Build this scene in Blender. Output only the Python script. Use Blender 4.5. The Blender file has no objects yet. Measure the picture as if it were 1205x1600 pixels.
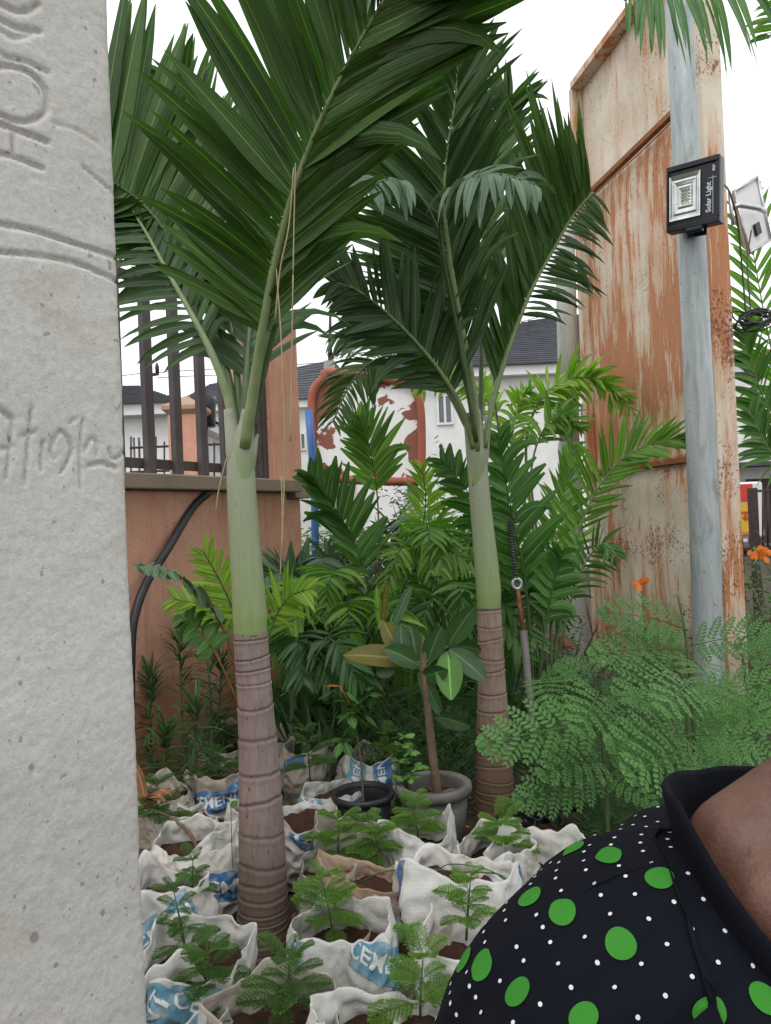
import bpy, bmesh, math, random
import numpy as np
from mathutils import Vector, Matrix, noise
from mathutils.bvhtree import BVHTree
random.seed(7); RN = random.Random(11)
S = bpy.context.scene
COL = S.collection
R = math.radians

# ------------------------------------------------------------------ camera
FPX = 1200.0
pit = math.atan(9 / FPX); rol = R(2.4)
F_ = Vector((0, math.cos(pit), math.sin(pit))); R0 = Vector((1, 0, 0)); U0 = Vector((0, -math.sin(pit), math.cos(pit)))
RR = R0 * math.cos(rol) - U0 * math.sin(rol); UU = U0 * math.cos(rol) + R0 * math.sin(rol)
CAM = Vector((0, 0, 1.5))
cd = bpy.data.cameras.new('camera'); cam = bpy.data.objects.new('camera', cd); COL.objects.link(cam)
m = Matrix((RR, UU, -F_)).transposed().to_4x4(); m.translation = CAM
cam.matrix_world = m
cd.lens = 27.0; cd.sensor_width = 36; cd.sensor_fit = 'AUTO'; cd.clip_start = 0.03; cd.clip_end = 900
S.camera = cam
S.render.resolution_x = 771; S.render.resolution_y = 1024

def P(px, py, Y):
    d = F_ + RR * ((px - 602.5) / FPX) - UU * ((py - 800) / FPX)
    return CAM + d * (Y / d.y)
def PZ(px, py, z):
    d = F_ + RR * ((px - 602.5) / FPX) - UU * ((py - 800) / FPX)
    return CAM + d * ((z - 1.5) / d.z)

# ------------------------------------------------------------------ world, sun, exposure
SUN_EL, SUN_AZ = R(58), R(200)
w = bpy.data.worlds.new('World'); S.world = w; w.use_nodes = True
nt = w.node_tree; nt.nodes.clear()
o_ = nt.nodes.new('ShaderNodeOutputWorld'); b_ = nt.nodes.new('ShaderNodeBackground')
sk = nt.nodes.new('ShaderNodeTexSky'); sk.sky_type = 'NISHITA'; sk.sun_disc = False
sk.sun_elevation = SUN_EL; sk.sun_rotation = SUN_AZ; sk.air_density = 1.0; sk.dust_density = 4.0
nz = nt.nodes.new('ShaderNodeTexNoise'); nz.inputs['Scale'].default_value = 2.2; nz.inputs['Detail'].default_value = 5
cr = nt.nodes.new('ShaderNodeValToRGB')
cr.color_ramp.elements[0].color = (8.2, 8.5, 8.9, 1); cr.color_ramp.elements[1].color = (10.6, 10.7, 10.8, 1)
mx = nt.nodes.new('ShaderNodeMix'); mx.data_type = 'RGBA'; mx.inputs[0].default_value = 0.93
nt.links.new(nz.outputs['Fac'], cr.inputs[0])
nt.links.new(sk.outputs[0], mx.inputs[6]); nt.links.new(cr.outputs[0], mx.inputs[7])
nt.links.new(mx.outputs[2], b_.inputs[0]); b_.inputs[1].default_value = 0.125
nt.links.new(b_.outputs[0], o_.inputs[0])
sl = bpy.data.lights.new('sun', 'SUN'); sl.energy = 0.9; sl.angle = R(25); sl.color = (1, .97, .92)
so = bpy.data.objects.new('sun', sl); COL.objects.link(so)
az = R(192)   # light comes from behind-left of the camera
sd = Vector((math.sin(az) * math.cos(SUN_EL), math.cos(az) * math.cos(SUN_EL), math.sin(SUN_EL)))
so.rotation_euler = sd.to_track_quat('Z', 'Y').to_euler()
S.view_settings.view_transform = 'Standard'; S.view_settings.look = 'None'
S.view_settings.exposure = 0.25; S.view_settings.gamma = 1; S.view_settings.use_curve_mapping = False
try:
    S.cycles.max_bounces = 8; S.cycles.transparent_max_bounces = 8
except Exception: pass

# ------------------------------------------------------------------ materials
class NB:
    def __init__(s, name):
        s.m = bpy.data.materials.new(name); s.m.use_nodes = True
        s.t = s.m.node_tree; s.b = s.t.nodes['Principled BSDF']; s.out = s.t.nodes['Material Output']
    def n(s, typ, **kw):
        nd = s.t.nodes.new('ShaderNode' + typ)
        for k, v in kw.items():
            if hasattr(nd, k) and not k in nd.inputs: setattr(nd, k, v)
            else: nd.inputs[k].default_value = v
        return nd
    def l(s, a, b): s.t.links.new(a, b)
    def coords(s, kind='Object', scale=(1, 1, 1), rot=(0, 0, 0)):
        tc = s.n('TexCoord'); mp = s.n('Mapping'); mp.inputs['Scale'].default_value = scale; mp.inputs['Rotation'].default_value = rot
        s.l(tc.outputs[kind], mp.inputs[0]); return mp.outputs[0]
    def noise(s, co, scale, detail=5, rough=.55, dist=0):
        nd = s.n('TexNoise'); nd.inputs['Scale'].default_value = scale; nd.inputs['Detail'].default_value = detail
        nd.inputs['Roughness'].default_value = rough; nd.inputs['Distortion'].default_value = dist
        if co is not None: s.l(co, nd.inputs['Vector'])
        return nd.outputs['Fac']
    def ramp(s, fac, stops):
        nd = s.n('ValToRGB'); e = nd.color_ramp.elements
        while len(e) < len(stops): e.new(.5)
        for i, (p, c) in enumerate(stops):
            e[i].position = p
            e[i].color = (c, c, c, 1) if not isinstance(c, (tuple, list)) else tuple(c) + (1,)
        s.l(fac, nd.inputs[0]); return nd.outputs[0]
    def mix(s, fac, a, b, mode='MIX'):
        nd = s.n('Mix'); nd.data_type = 'RGBA'; nd.blend_type = mode
        for si, v in ((0, fac), (6, a), (7, b)):
            sock = nd.inputs[si]
            if isinstance(v, (int, float)): sock.default_value = v if si == 0 else (v, v, v, 1)
            elif isinstance(v, (tuple, list)): sock.default_value = tuple(v) + (1,)
            else: s.l(v, sock)
        return nd.outputs[2]
    def math(s, op, a, b=0.0, c=None):
        nd = s.n('Math'); nd.operation = op
        for i, v in enumerate((a, b, c)):
            if v is None: continue
            if isinstance(v, (int, float)): nd.inputs[i].default_value = v
            else: s.l(v, nd.inputs[i])
        return nd.outputs[0]
    def bump(s, h, strength=.4, dist=.01):
        nd = s.n('Bump'); nd.inputs['Strength'].default_value = strength; nd.inputs['Distance'].default_value = dist
        s.l(h, nd.inputs['Height']); s.l(nd.outputs[0], s.b.inputs['Normal'])
    def set(s, col=None, rough=None, metal=None, spec=None):
        for k, v in (('Base Color', col), ('Roughness', rough), ('Metallic', metal), ('Specular IOR Level', spec)):
            if v is None: continue
            if isinstance(v, (int, float)): s.b.inputs[k].default_value = v
            elif isinstance(v, (tuple, list)): s.b.inputs[k].default_value = tuple(v) + (1,)
            else: s.l(v, s.b.inputs[k])

def simple(name, c1, c2=None, rough=.6, scale=8, metal=0, bump=.2, bscale=60, spec=.4, bd=.003):
    b = NB(name); c2 = c2 or tuple(x * .7 for x in c1); co = b.coords()
    f = b.noise(co, scale, 6)
    b.set(b.ramp(f, [(.3, c2), (.7, c1)]), rough, metal, spec)
    if bump: b.bump(b.noise(co, bscale, 4), bump, bd)
    return b.m

def leafmat(name, dark, light, rough=.42, trans=.22, veins=7, tip=None, isl=1.0):
    b = NB(name)
    oi = b.n('ObjectInfo'); ge = b.n('NewGeometry')
    rnd = b.math('FRACT', b.math('ADD', oi.outputs['Random'], b.math('MULTIPLY', ge.outputs['Random Per Island'], isl)))
    tc = b.n('TexCoord'); sp = b.n('SeparateXYZ'); b.l(tc.outputs['UV'], sp.inputs[0])
    nz = b.noise(b.coords('Object'), 9, 4)
    f = b.math('ADD', b.math('MULTIPLY', rnd, .65), b.math('MULTIPLY', nz, .4))
    col = b.ramp(f, [(.12, dark), (.55, tuple((x + y) / 2 for x, y in zip(dark, light))), (.95, light)])
    # parallel veins and midrib
    wv = b.math('SINE', b.math('MULTIPLY', sp.outputs[0], veins * 6.283))
    vf = b.math('MULTIPLY_ADD', wv, .5, .5)
    col = b.mix(b.math('MULTIPLY', vf, .18), col, tuple(x * 1.7 for x in light))
    mid = b.math('LESS_THAN', b.math('ABSOLUTE', b.math('SUBTRACT', sp.outputs[0], .5)), .035)
    col = b.mix(b.math('MULTIPLY', mid, .6), col, tuple(min(1, x * 2.2 + .03) for x in light))
    if tip:
        tf = b.ramp(b.math('ADD', sp.outputs[1], b.math('MULTIPLY', nz, .25)), [(1.04, 0.0), (1.16, 1.0)])
        col = b.mix(tf, col, tip)
    ro = b.ramp(b.noise(b.coords('Object'), 25, 3), [(.3, rough - .08), (.7, rough + .15)])
    b.set(col, ro, 0, .35)
    b.bump(wv, .25, .0012)
    tr = b.n('BsdfTranslucent'); b.l(b.mix(1.0, col, (1.25, 1.7, .6), 'MULTIPLY'), tr.inputs[0])
    ms = b.n('MixShader'); ms.inputs[0].default_value = trans
    b.l(b.b.outputs[0], ms.inputs[1]); b.l(tr.outputs[0], ms.inputs[2]); b.l(ms.outputs[0], b.out.inputs[0])
    return b.m

M = {}
M['palm'] = leafmat('palm_leaf_dark', (.019, .050, .010), (.060, .135, .022), .42, .24, tip=(.16, .13, .05))
M['palm2'] = leafmat('palm_leaf_deep', (.015, .040, .012), (.045, .10, .024), .40, .2, tip=(.12, .11, .05))
M['palmpale'] = leafmat('palm_leaf_pale', (.05, .10, .055), (.10, .17, .09), .45, .15)
M['bright'] = leafmat('leaf_bright', (.055, .14, .02), (.16, .31, .05), .42, .3)
M['lime'] = leafmat('leaf_lime', (.09, .2, .02), (.26, .42, .05), .45, .35)
M['mid'] = leafmat('leaf_mid', (.024, .078, .016), (.08, .19, .038), .38, .25)
M['strap'] = leafmat('leaf_strap', (.022, .06, .02), (.065, .15, .045), .4, .2, 3)
M['rubber'] = leafmat('leaf_rubber', (.02, .055, .018), (.05, .11, .035), .22, .08, 0.5)
M['olive'] = leafmat('leaf_olive', (.07, .07, .015), (.14, .12, .02), .3, .12, .5)
M['feather'] = leafmat('leaf_feather', (.018, .062, .015), (.08, .185, .045), .6, .15, .5, None, .2)
M['fine'] = leafmat('leaf_fine', (.012, .04, .012), (.05, .12, .03), .55, .15, .5)
M['pine'] = leafmat('needle', (.06, .14, .025), (.17, .30, .06), .55, .25, .5)
M['pinedark'] = leafmat('needle_dark', (.04, .10, .028), (.11, .21, .055), .55, .2, .5)
M['shrub'] = leafmat('shrub_leaf', (.012, .04, .012), (.05, .13, .03), .45, .2, .5)
M['mint'] = leafmat('mint_leaf', (.06, .15, .03), (.14, .3, .07), .5, .2, .5)
M['dry'] = leafmat('dry_leaf', (.20, .09, .045), (.38, .19, .11), .6, .15, 4)
M['petal'] = leafmat('petal', (.6, .12, .02), (.85, .25, .05), .5, .3, .5)
M['rachis'] = simple('rachis_green', (.22, .27, .12), (.13, .19, .07), .45, 12, 0, .1)
M['rachisdark'] = simple('rachis_dark', (.09, .14, .05), (.05, .09, .03), .45, 12, 0, .1)
M['stembrown'] = simple('stem_brown', (.20, .14, .09), (.10, .07, .045), .8, 30, 0, .5, 90)
M['stemgreen'] = simple('stem_green', (.09, .14, .05), (.05, .09, .03), .6, 12, 0, .1)
M['thread'] = simple('dry_fibre', (.42, .36, .2), (.3, .25, .13), .8, 40, 0, 0)
M['blackplastic'] = simple('black_plastic', (.022, .022, .026), (.01, .01, .012), .28, 9, 0, .5, 18, .5, .01)
M['potblack'] = simple('pot_black', (.03, .032, .034), (.018, .018, .02), .38, 6, 0, .1, 60)
M['potgrey'] = simple('pot_grey', (.20, .19, .18), (.09, .085, .08), .6, 9, 0, .3, 40)
M['wire'] = simple('wire_steel', (.12, .12, .12), (.07, .07, .07), .45, 30, .6, 0)
M['wirerust'] = simple('rod_rust', (.30, .12, .05), (.14, .05, .03), .8, 25, .2, .5, 120)
M['bluepipe'] = simple('blue_pipe', (.06, .16, .42), (.04, .11, .3), .4, 6, 0, .05)
M['hose'] = simple('black_hose', (.045, .045, .05), (.02, .02, .024), .4, 10, 0, .2, 40)
M['white'] = simple('white_paint', (.78, .78, .76), (.66, .66, .64), .6, 3, 0, .1)
M['alu'] = simple('aluminium', (.62, .63, .65), (.5, .51, .53), .4, 15, .7, .05)
M['glassdark'] = simple('window_glass', (.16, .19, .22), (.10, .12, .14), .08, 2, 0, 0)
M['roof'] = simple('roof_shingle', (.085, .09, .105), (.05, .052, .062), .8, 3, 0, .5, 30)
M['navy'] = simple('print_navy', (.05, .07, .1), (.03, .04, .06), .5, 5)
M['red'] = simple('sign_red', (.62, .05, .03), (.5, .04, .03), .5, 5, 0, 0)
M['yellow'] = simple('sign_yellow', (.75, .45, .03), (.65, .38, .03), .5, 5, 0, 0)
M['brownsteel'] = simple('brown_steel', (.075, .05, .045), (.045, .03, .028), .6, 20, .2, .3)

def soilmat(name, a, c):
    b = NB(name); co = b.coords()
    f = b.noise(co, 14, 8, .7); g = b.noise(co, 60, 6, .7)
    b.set(b.mix(.5, b.ramp(f, [(.3, a), (.7, c)]), b.ramp(g, [(.3, a), (.75, c)])), .95, 0, .2); b.bump(g, .9, .02); return b.m
M['soil'] = soilmat('soil_red_brown', (.03, .016, .011), (.12, .058, .038))
M['ground'] = soilmat('ground_dirt', (.035, .028, .02), (.12, .10, .075))

def stuccomat():
    b = NB('orange_stucco'); co = b.coords()
    base = b.ramp(b.noise(co, 3, 6, .6), [(.3, (.62, .31, .215)), (.7, (.72, .41, .30))])
    st = b.noise(b.coords('Object', (9, 9, .9)), 1.6, 8, .7, .4)
    base = b.mix(b.ramp(st, [(.5, 0.0), (.72, .6)]), base, (.42, .20, .11))
    # damp dirty lower part and stains
    tc = b.n('TexCoord'); sp = b.n('SeparateXYZ'); b.l(tc.outputs['Object'], sp.inputs[0])
    h = b.math('ADD', sp.outputs[2], b.math('MULTIPLY', b.noise(co, 2.5, 6), .8))
    base = b.mix(b.ramp(h, [(.55, .85), (1.0, .5), (1.6, 0.0)]), base, (.38, .16, .075))
    sp2 = b.noise(co, 55, 3)
    base = b.mix(b.ramp(sp2, [(.66, 0.0), (.72, .7)]), base, (.09, .05, .035))
    b.set(base, .9, 0, .2); b.bump(b.noise(co, 110, 5, .7), .5, .006); return b.m
M['stucco'] = stuccomat()
def concmat(name, a, c, dots=True, bs=.6):
    b = NB(name); co = b.coords()
    base = b.ramp(b.noise(co, 2.6, 8, .62), [(.3, a), (.7, c)])
    g = b.noise(co, 160, 6, .75)
    base = b.mix(.35, base, b.ramp(g, [(.3, tuple(x * .6 for x in a)), (.6, c)]))
    base = b.mix(b.ramp(b.noise(co, 9, 6, .6), [(.55, 0.0), (.75, .35)]), base, (.36, .33, .26))
    if dots:
        v = b.n('TexVoronoi'); v.inputs['Scale'].default_value = 26; b.l(b.coords('Object', (1, 1, .8)), v.inputs['Vector'])
        d = b.math('ADD', v.outputs['Distance'], b.math('MULTIPLY', b.noise(co, 12, 3), .55))
        base = b.mix(b.ramp(d, [(.28, .6), (.33, 0.0)]), base, (.14, .135, .12))
        d2 = b.noise(co, 75, 2, .5)
        base = b.mix(b.ramp(d2, [(.69, 0.0), (.73, .6)]), base, (.18, .17, .15))
    b.set(base, .88, 0, .25)
    hh = b.math('ADD', b.noise(co, 70, 8, .7), b.math('MULTIPLY', b.noise(co, 320, 3), .35))
    b.bump(hh, bs, .0045); return b.m
M['concrete'] = concmat('rough_concrete', (.48, .465, .425), (.61, .595, .55), True, .4)
M['ledge'] = concmat('ledge_concrete', (.22, .175, .13), (.36, .29, .22), False, .9)
M['cap'] = concmat('pillar_cap', (.35, .22, .15), (.52, .36, .26), False, .5)
M['postgrey'] = concmat('grey_post', (.33, .34, .32), (.5, .5, .47), True, .3)
def steelbars():
    b = NB('grey_brown_bar'); co = b.coords()
    base = b.ramp(b.noise(co, 6, 5), [(.3, (.075, .062, .064)), (.7, (.125, .105, .105))])
    r = b.noise(co, 30, 6, .7)
    base = b.mix(b.ramp(r, [(.6, 0.0), (.68, .8)]), base, (.13, .055, .035))
    b.set(base, .6, .1, .4); b.bump(r, .2, .002); return b.m
M['bar'] = steelbars()
def rustboard(name, amount, speck):
    b = NB(name)
    cream = b.ramp(b.noise(b.coords('Object', (1, 1, 1)), 3, 5), [(.3, (.56, .46, .33)), (.75, (.76, .70, .60))])
    streak = b.noise(b.coords('Object', (7, 7, .85)), 1.5, 9, .68, .25)
    fine = b.noise(b.coords('Object', (60, 60, 2.2)), 1.5, 6, .7)
    cl = b.noise(b.coords('Object', (1.5, 1.5, .8)), 1.3, 2, .5)
    f = b.math('ADD', b.math('ADD', streak, b.math('MULTIPLY', b.math('SUBTRACT', fine, .5), .30)), b.math('MULTIPLY', b.math('SUBTRACT', cl, .5), .7))
    rust = b.ramp(b.noise(b.coords('Object', (4, 4, 1)), 5, 6), [(.3, (.30, .085, .032)), (.7, (.44, .16, .075))])
    col = b.mix(b.ramp(f, [(amount, 0.0), (amount + .035, .92)]), cream, rust)
    col = b.mix(b.ramp(f, [(amount - .12, 0.0), (amount, .5)]), col, (.58, .27, .12))
    s2 = b.noise(b.coords('Object', (1, 1, .7)), 60, 4, .7)
    big = b.noise(b.coords('Object'), 2.2, 3)
    s3 = b.math('ADD', s2, b.math('MULTIPLY', b.math('SUBTRACT', big, .5), speck))
    col = b.mix(b.ramp(s3, [(.60, 0.0), (.66, .85)]), col, (.17, .055, .03))
    b.set(col, .72, 0, .3); b.bump(b.math('ADD', f, s3), .35, .004); return b.m
M['rusthi'] = rustboard('rusty_cream_sheet', .585, .25)
M['rustmid'] = rustboard('rusty_sheet_streaked', .482, .25)
M['rustlow'] = rustboard('rusty_sheet_speckled', .535, .8)
M['rustedge'] = rustboard('rusty_edge', .545, .8)
M['rustbar'] = simple('rust_bar', (.34, .13, .055), (.19, .06, .03), .85, 14, .1, .5, 80)
M['redframe'] = simple('red_oxide_frame', (.42, .12, .075), (.26, .08, .05), .7, 5, 0, .3)
def tornmat():
    b = NB('torn_panel'); co = b.coords()
    f = b.noise(b.coords('Object', (1, 1, 1.0)), 1.7, 7, .6, .6)
    tc = b.n('TexCoord'); sp = b.n('SeparateXYZ'); b.l(tc.outputs['Object'], sp.inputs[0])
    e = b.math('ABSOLUTE', sp.outputs[0]); e2 = b.math('ABSOLUTE', b.math('SUBTRACT', sp.outputs[2], .55))
    g = b.math('ADD', f, b.math('MULTIPLY', b.math('MAXIMUM', e, e2), .42))
    b.set(b.mix(b.ramp(g, [(.665, 0.0), (.67, 1.0)]), (.85, .85, .84), (.27, .10, .07)), .6, 0, .3); return b.m
M['torn'] = tornmat()
def galv():
    b = NB('galvanised_pole'); 
    f = b.noise(b.coords('Object', (5, 5, .8)), 3, 8, .65, .6); g = b.noise(b.coords('Object', (60, 60, 3)), 2, 5)
    base = b.ramp(f, [(.3, (.22, .25, .25)), (.5, (.36, .40, .40)), (.72, (.50, .53, .52))])
    base = b.mix(b.ramp(g, [(.4, 0.0), (.7, .4)]), base, (.5, .54, .54))
    base = b.mix(b.ramp(b.noise(b.coords('Object', (3, 3, 1.2)), 3, 5), [(.57, 0.0), (.72, .6)]), base, (.12, .14, .15))
    base = b.mix(b.ramp(b.noise(b.coords(), 40, 3), [(.68, 0.0), (.72, .8)]), base, (.1, .09, .08))
    b.set(base, .5, .35, .5); b.bump(f, .15, .003); return b.m
M['galv'] = galv()
def pvc():
    b = NB('white_post'); f = b.noise(b.coords('Object', (4, 4, 1)), 3, 7, .6)
    base = b.ramp(f, [(.3, (.42, .42, .39)), (.65, (.66, .66, .63))])
    base = b.mix(b.ramp(b.noise(b.coords(), 30, 4), [(.62, 0.0), (.68, .6)]), base, (.2, .18, .15))
    b.set(base, .65); b.bump(f, .2, .004); return b.m
M['pvc'] = pvc()
def trunkmat(name, a, c, ring, base_dirt):
    b = NB(name)
    f = b.noise(b.coords('Object', (55, 55, 5)), 1.6, 7, .7); g = b.noise(b.coords(), 9, 6)
    col = b.ramp(b.math('ADD', b.math('MULTIPLY', f, .6), b.math('MULTIPLY', g, .4)), [(.3, a), (.68, c)])
    at = b.n('Attribute'); at.attribute_name = 'ring'
    col = b.mix(at.outputs['Fac'], col, ring)
    sp = b.noise(b.coords('Object', (1, 1, .35)), 85, 3, .6)
    col = b.mix(b.ramp(sp, [(.655, 0.0), (.70, .85)]), col, (.035, .025, .02))
    tc = b.n('TexCoord'); s = b.n('SeparateXYZ'); b.l(tc.outputs['Object'], s.inputs[0])
    col = b.mix(b.ramp(s.outputs[2], [(.05, .8), (.55, 0.0)]), col, base_dirt)
    b.set(col, .82, 0, .25); b.bump(f, .55, .004); return b.m
M['trunk1'] = trunkmat('trunk_mauve', (.155, .115, .105), (.33, .255, .23), (.07, .045, .04), (.12, .085, .055))
M['trunk2'] = trunkmat('trunk_brown', (.17, .115, .085), (.36, .265, .215), (.07, .04, .032), (.17, .105, .055))
def shaft():
    b = NB('crownshaft_green')
    tc = b.n('TexCoord'); s = b.n('SeparateXYZ'); b.l(tc.outputs['UV'], s.inputs[0])
    f = b.noise(b.coords('Object', (40, 40, 2)), 2, 5); g = b.noise(b.coords('Object', (1, 1, .6)), 6, 6, .6)
    col = b.ramp(s.outputs[1], [(0, (.20, .28, .08)), (.22, (.22, .29, .13)), (.5, (.26, .30, .19)), (.8, (.29, .31, .23)), (1, (.25, .25, .18))])
    col = b.mix(b.ramp(f, [(.4, 0.0), (.75, .35)]), col, (.36, .40, .27))
    col = b.mix(b.ramp(g, [(.58, 0.0), (.75, .5)]), col, (.24, .22, .14))
    col = b.mix(b.ramp(b.noise(b.coords('Object', (1, 1, .5)), 45, 3), [(.67, 0.0), (.72, .6)]), col, (.14, .11, .08))
    b.set(col, .5, 0, .35); b.bump(f, .12, .002); return b.m
M['shaft'] = shaft()
def sackmat(name, a, c):
    b = NB(name)
    f = b.noise(b.coords(), 5, 6, .6); dirt = b.noise(b.coords(), 2.3, 7, .65, .5)
    wvx = b.n('TexWave'); wvx.inputs['Scale'].default_value = 60; wvx.bands_direction = 'Z'; b.l(b.coords('Object'), wvx.inputs['Vector'])
    wvy = b.n('TexWave'); wvy.inputs['Scale'].default_value = 60; wvy.bands_direction = 'X'; b.l(b.coords('Object'), wvy.inputs['Vector'])
    col = b.ramp(f, [(.3, a), (.7, c)])
    col = b.mix(b.ramp(dirt, [(.50, 0.0), (.72, .75)]), col, (.26, .21, .15))
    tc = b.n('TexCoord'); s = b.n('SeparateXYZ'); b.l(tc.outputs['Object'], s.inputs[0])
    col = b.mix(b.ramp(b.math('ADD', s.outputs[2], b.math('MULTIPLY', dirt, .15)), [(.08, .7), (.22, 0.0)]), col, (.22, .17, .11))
    b.set(col, .62, 0, .3)
    h = b.math('ADD', b.math('MULTIPLY', b.math('ADD', wvx.outputs['Fac'], wvy.outputs['Fac']), .12), b.noise(b.coords('Object', (1, 1, 1.4)), 26, 6, .6, 1.0))
    b.bump(h, .5, .006)
    tr = b.n('BsdfTranslucent'); b.l(col, tr.inputs[0]); ms = b.n('MixShader'); ms.inputs[0].default_value = .15
    b.l(b.b.outputs[0], ms.inputs[1]); b.l(tr.outputs[0], ms.inputs[2]); b.l(ms.outputs[0], b.out.inputs[0])
    return b.m
M['sack'] = sackmat('woven_sack', (.60, .585, .54), (.80, .79, .76))
M['sackold'] = sackmat('woven_sack_dirty', (.40, .36, .29), (.58, .54, .46))
M['sackbrown'] = sackmat('brown_paper_sack', (.36, .25, .17), (.50, .38, .28))
def printmat(name, c):
    b = NB(name); f = b.noise(b.coords(), 22, 6, .7)
    b.set(b.mix(b.ramp(f, [(.48, 0.0), (.72, .8)]), c, (.62, .62, .58)), .55, 0, .3)
    b.bump(b.noise(b.coords(), 26, 6, .6, 1.0), .4, .005); return b.m
M['pblue'] = printmat('faded_blue_print', (.13, .31, .42)); M['pdeep'] = printmat('deep_blue_print', (.05, .17, .38))
M['pwhite'] = simple('white_print', (.78, .8, .8), (.70, .73, .74), .55, 30, 0, 0)
M['pgrey'] = simple('grey_print', (.36, .38, .38), (.5, .5, .5), .55, 30, 0, 0)
def skinmat():
    b = NB('skin_brown'); co = b.coords()
    f = b.math('ADD', b.math('MULTIPLY', b.noise(co, 9, 7, .65), .7), b.math('MULTIPLY', b.noise(co, 130, 5, .7), .3))
    base = b.ramp(f, [(.34, (.075, .032, .022)), (.5, (.13, .062, .042)), (.66, (.185, .092, .064))])
    base = b.mix(b.ramp(b.noise(co, 60, 2, .5), [(.70, 0.0), (.74, .6)]), base, (.05, .02, .015))
    b.set(base, b.ramp(b.noise(co, 40, 4), [(.3, .38), (.7, .58)]), 0, .4)
    b.b.inputs['Subsurface Weight'].default_value = .08; b.b.inputs['Subsurface Radius'].default_value = (.02, .008, .004)
    b.bump(b.math('ADD', b.noise(co, 320, 4, .7), b.math('MULTIPLY', b.noise(b.coords('Object', (1, 3, 3)), 45, 5, .6), 1.5)), .4, .0018); return b.m
M['skin'] = skinmat()
def clothmat(name, c1, c2):
    b = NB(name); f = b.noise(b.coords(), 7, 5)
    b.set(b.ramp(f, [(.3, c2), (.7, c1)]), .85, 0, .12)
    b.bump(b.math('ADD', b.noise(b.coords(), 900, 2), b.math('MULTIPLY', b.noise(b.coords(), 28, 5), 2)), .3, .002); return b.m
M['cloth'] = clothmat('black_cotton', (.0045, .0055, .010), (.0025, .003, .006))
M['dotg'] = clothmat('green_dot_print', (.045, .22, .028), (.03, .17, .02))
M['dotw'] = simple('white_dot_print', (.62, .63, .64), (.5, .5, .52), .7, 60, 0, 0)
M['hair'] = simple('black_hair', (.012, .010, .009), (.006, .005, .005), .5, 60, 0, .8, 200, .4)
M['lampblack'] = simple('lamp_black', (.012, .014, .022), (.008, .009, .014), .3, 8, 0, .05)
def lampglass():
    b = NB('lamp_reflector'); co = b.coords()
    b.set(b.ramp(b.noise(co, 12, 4), [(.3, (.45, .47, .46)), (.7, (.78, .79, .77))]), .16, .75, .5); return b.m
M['reflector'] = lampglass()
M['led'] = simple('led_chip', (.45, .47, .25), (.35, .37, .2), .4, 10, 0, 0)

# ------------------------------------------------------------------ object helpers
def mesh(name, V, Fc, mat, uv=None, smooth=True):
    me = bpy.data.meshes.new(name)
    me.from_pydata([tuple(v) for v in V], [], Fc); 
    me.materials.append(mat)
    if smooth: me.polygons.foreach_set('use_smooth', [True] * len(me.polygons))
    if uv is not None:
        ul = me.uv_layers.new(name='UVMap'); li = np.empty(len(me.loops), dtype=np.int32); me.loops.foreach_get('vertex_index', li)
        ul.data.foreach_set('uv', np.asarray(uv, dtype=np.float32)[li].ravel())
    me.update(); return me
def link(name, me, parent=None, loc=(0, 0, 0)):
    o = bpy.data.objects.new(name, me); COL.objects.link(o); o.location = loc
    if parent is not None: o.parent = parent
    return o
def tag(o, label=None, cat=None, group=None, kind=None):
    if label: o['label'] = label
    if cat: o['category'] = cat
    if group: o['group'] = group
    if kind: o['kind'] = kind
    return o
def thing(name, label, cat, loc=(0, 0, 0), group=None, rz=0):
    o = bpy.data.objects.new(name, None); COL.objects.link(o); o.location = loc; o.rotation_euler = (0, 0, rz)
    o.empty_display_size = .1
    return tag(o, label, cat, group)
class G:
    """geometry collector in world coordinates"""
    def __init__(s): s.V = []; s.F = []; s.U = []
    def add(s, V, Fc, U=None):
        n = len(s.V); s.V += [Vector(v) for v in V]; s.F += [tuple(i + n for i in f) for f in Fc]
        s.U += list(U) if U is not None else [(0, 0)] * len(V)
    def box(s, lo, hi, mat=None):
        x0, y0, z0 = lo; x1, y1, z1 = hi
        V = [Vector(v) for v in ((x0,y0,z0),(x1,y0,z0),(x1,y1,z0),(x0,y1,z0),(x0,y0,z1),(x1,y0,z1),(x1,y1,z1),(x0,y1,z1))]
        if mat is not None: V = [mat @ v for v in V]
        s.add(V, [(3,2,1,0),(4,5,6,7),(0,1,5,4),(1,2,6,5),(2,3,7,6),(3,0,4,7)])
    def tube(s, pts, rad, n=8, cap=True, v0=0, v1=1):
        V, Fc, U = sweep(pts, rad, n, cap, v0, v1); s.add(V, Fc, U)
    def obj(s, name, mat, parent=None, org=None, smooth=True, kind=None, label=None):
        if org is None: org = Vector((0, 0, 0))
        o = link(name, mesh(name, [v - org for v in s.V], s.F, mat, s.U, smooth), parent)
        if parent is None: o.location = org
        return tag(o, label, None, None, kind)
def catmull(pts, n):
    pts = [Vector(p) for p in pts]; P_ = [pts[0] * 2 - pts[1]] + pts + [pts[-1] * 2 - pts[-2]]; out = []
    segs = len(pts) - 1
    for i in range(n + 1):
        t = i / n * segs; k = min(int(t), segs - 1); u = t - k
        a, b, c, d = P_[k:k + 4]
        out.append(.5 * ((2 * b) + (c - a) * u + (2 * a - 5 * b + 4 * c - d) * u * u + (3 * b - a - 3 * c + d) * u ** 3))
    return out
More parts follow.
